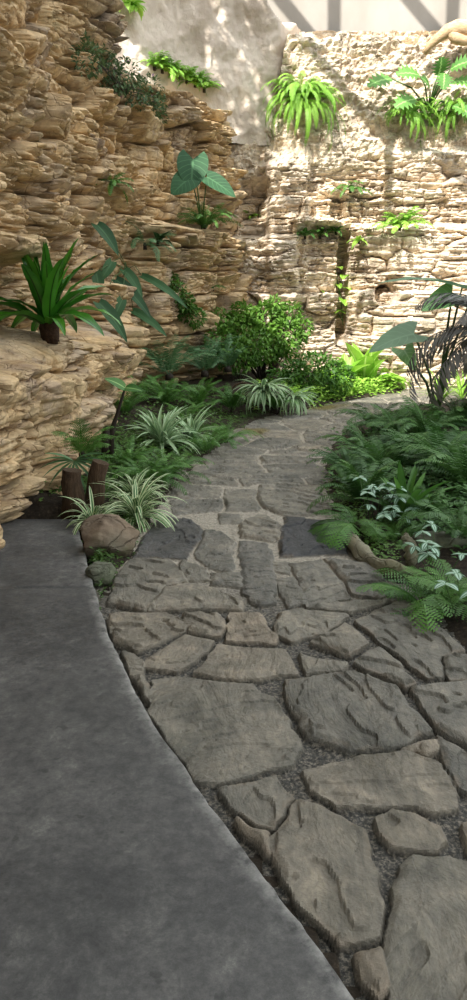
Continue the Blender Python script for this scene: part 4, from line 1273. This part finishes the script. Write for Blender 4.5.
# ------------------------------------------------------------------ light
SUN = Vector((-.30, -.66, .69)).normalized()
sd = bpy.data.lights.new('sun', 'SUN'); so = bpy.data.objects.new('sun', sd); COL.objects.link(so)
so.rotation_euler = (-SUN).to_track_quat('-Z', 'Y').to_euler()
sd.energy = 10.5; sd.angle = R(.6); sd.color = (1, .96, .90)
w = bpy.data.worlds.new('world'); scene.world = w; w.use_nodes = True
bg = w.node_tree.nodes['Background']; bg.inputs[1].default_value = 1.0
nt = w.node_tree; tcw = nt.nodes.new('ShaderNodeTexCoord'); sx_ = nt.nodes.new('ShaderNodeSeparateXYZ'); rw = nt.nodes.new('ShaderNodeValToRGB')
nt.links.new(tcw.outputs['Generated'], sx_.inputs[0]); nt.links.new(sx_.outputs[2], rw.inputs[0]); nt.links.new(rw.outputs[0], bg.inputs[0])
el = rw.color_ramp.elements
el[0].position = .0; el[0].color = (.55, .57, .56, 1); el[1].position = .7; el[1].color = (2.9, 3.05, 3.2, 1)
e_ = el.new(.25); e_.color = (1.3, 1.38, 1.42, 1)

# roof that shades the front of the garden
RZ = 8.2
bl = [(-16, 19.6), (-2, 17.6), (0.4, 16.2), (2.0, 13.1), (5, 11.8), (16, 11.4)]
sh = [Vector((x, y, 0)) + SUN * (RZ / SUN.z) for x, y in bl]
sh = [p for p in sh if -10 < p.x < 3.4] + [Vector((3.6, 5.2, 0))]
ring = [(p.x, p.y) for p in sh] + [(sh[-1].x, -13), (sh[0].x, -13)]
mb = MB(); top = [(x, y, RZ + .18) for x, y in ring]; bot = [(x, y, RZ) for x, y in ring]
mb.face(top[::-1]); mb.face(bot)
for i in range(len(ring)):
    j = (i + 1) % len(ring); mb.face([bot[i], bot[j], top[j], top[i]])
rf = mb.build('ceiling', M['roof']); rf['kind'] = 'structure'; rf['label'] = 'roof over the walkway'
# open steel frame beyond the roof: rafters and posts that throw the bars of shade on the back wall
WY = 17.3
mb = MB()


def onrock(px, py, back): return AT(px, py, 15.9) + SUN * (back / abs(SUN.y))


def onwall(px, py, back):      # a point 'back' metres towards the sun from the concrete wall
    return AT(px, py, WY) + SUN * (back / abs(SUN.y))


for a, b, bk1, bk2 in (((205, -95), (390, 135), 5.2, 4.0), ((330, -95), (462, 62), 5.2, 4.4), ((420, -120), (540, 20), 5.2, 4.6), ((335, -95), (334, 45), 5.2, 5.2), ((457, -95), (452, 32), 5.2, 5.2), ((80, -95), (215, 60), 5.2, 4.2)):
    p, q = onwall(a[0], a[1], bk1), onwall(b[0], b[1], bk2)
    mb.tube([p, q], .13, 4)
for a, b in (((285, 28), (392, 138)), ((372, 100), (470, 190)), ((390, 120), (388, 230))):
    mb.tube([onrock(a[0], a[1], 3.6), onrock(b[0], b[1], 3.6)], .10, 4)
p, q = onwall(40, -95, 5.2), onwall(600, -95, 5.2)
mb.tube([p, q], .14, 4)
for x0, x1 in ((-9, -3.3), (-2.9, -1.5)):  # unseen panels added overhead to put the render outcrop in shade
    k_ = .30 / .66
    pts = [(x0, 13.3), (x1, 13.3), (x1 - 3.5 * k_, 9.8), (x0 - 3.5 * k_, 9.8)]
    tp, bt = [(x, y, 11.1) for x, y in pts], [(x, y, 11.0) for x, y in pts]
    mb.face(tp[::-1]); mb.face(bt)
    for i in range(4): mb.face([bt[i], bt[(i + 1) % 4], tp[(i + 1) % 4], tp[i]])
vb = MB(); rg_ = random.Random(8)  # out-of-view leaf clusters, added to break up sunlight on outcrop and back cliff
for c_, r_, n_ in (((-1.35, 12.2, 11), (.45, 1.3, .25), 420), ((-2.4, 10.6, 11), (.6, 1.2, .25), 420), ((-2.6, 8.6, 10.5), (1.0, 1.3, .3), 330), ((-1.2, 8.2, 10.2), (1.2, .8, .3), 130)):
    scatter_leaves(vb, c_, r_, n_, .24, rg_, asp=.7)
ov = vb.build('added_shade_leaves', L['bush']); ov['kind'] = 'stuff'; ov['label'] = 'unseen leaves added over the roof frame to dapple the light'; ov['category'] = 'foliage'
fr_ = mb.build('ceiling_frame', M['roof']); fr_['kind'] = 'structure'; fr_['label'] = 'steel rafters beyond the roof edge, with added shade panels'

vs = scene.view_settings
vs.view_transform = 'Standard'; vs.look = 'None'; vs.gamma = 1; vs.use_curve_mapping = False
vs.exposure = 0.0
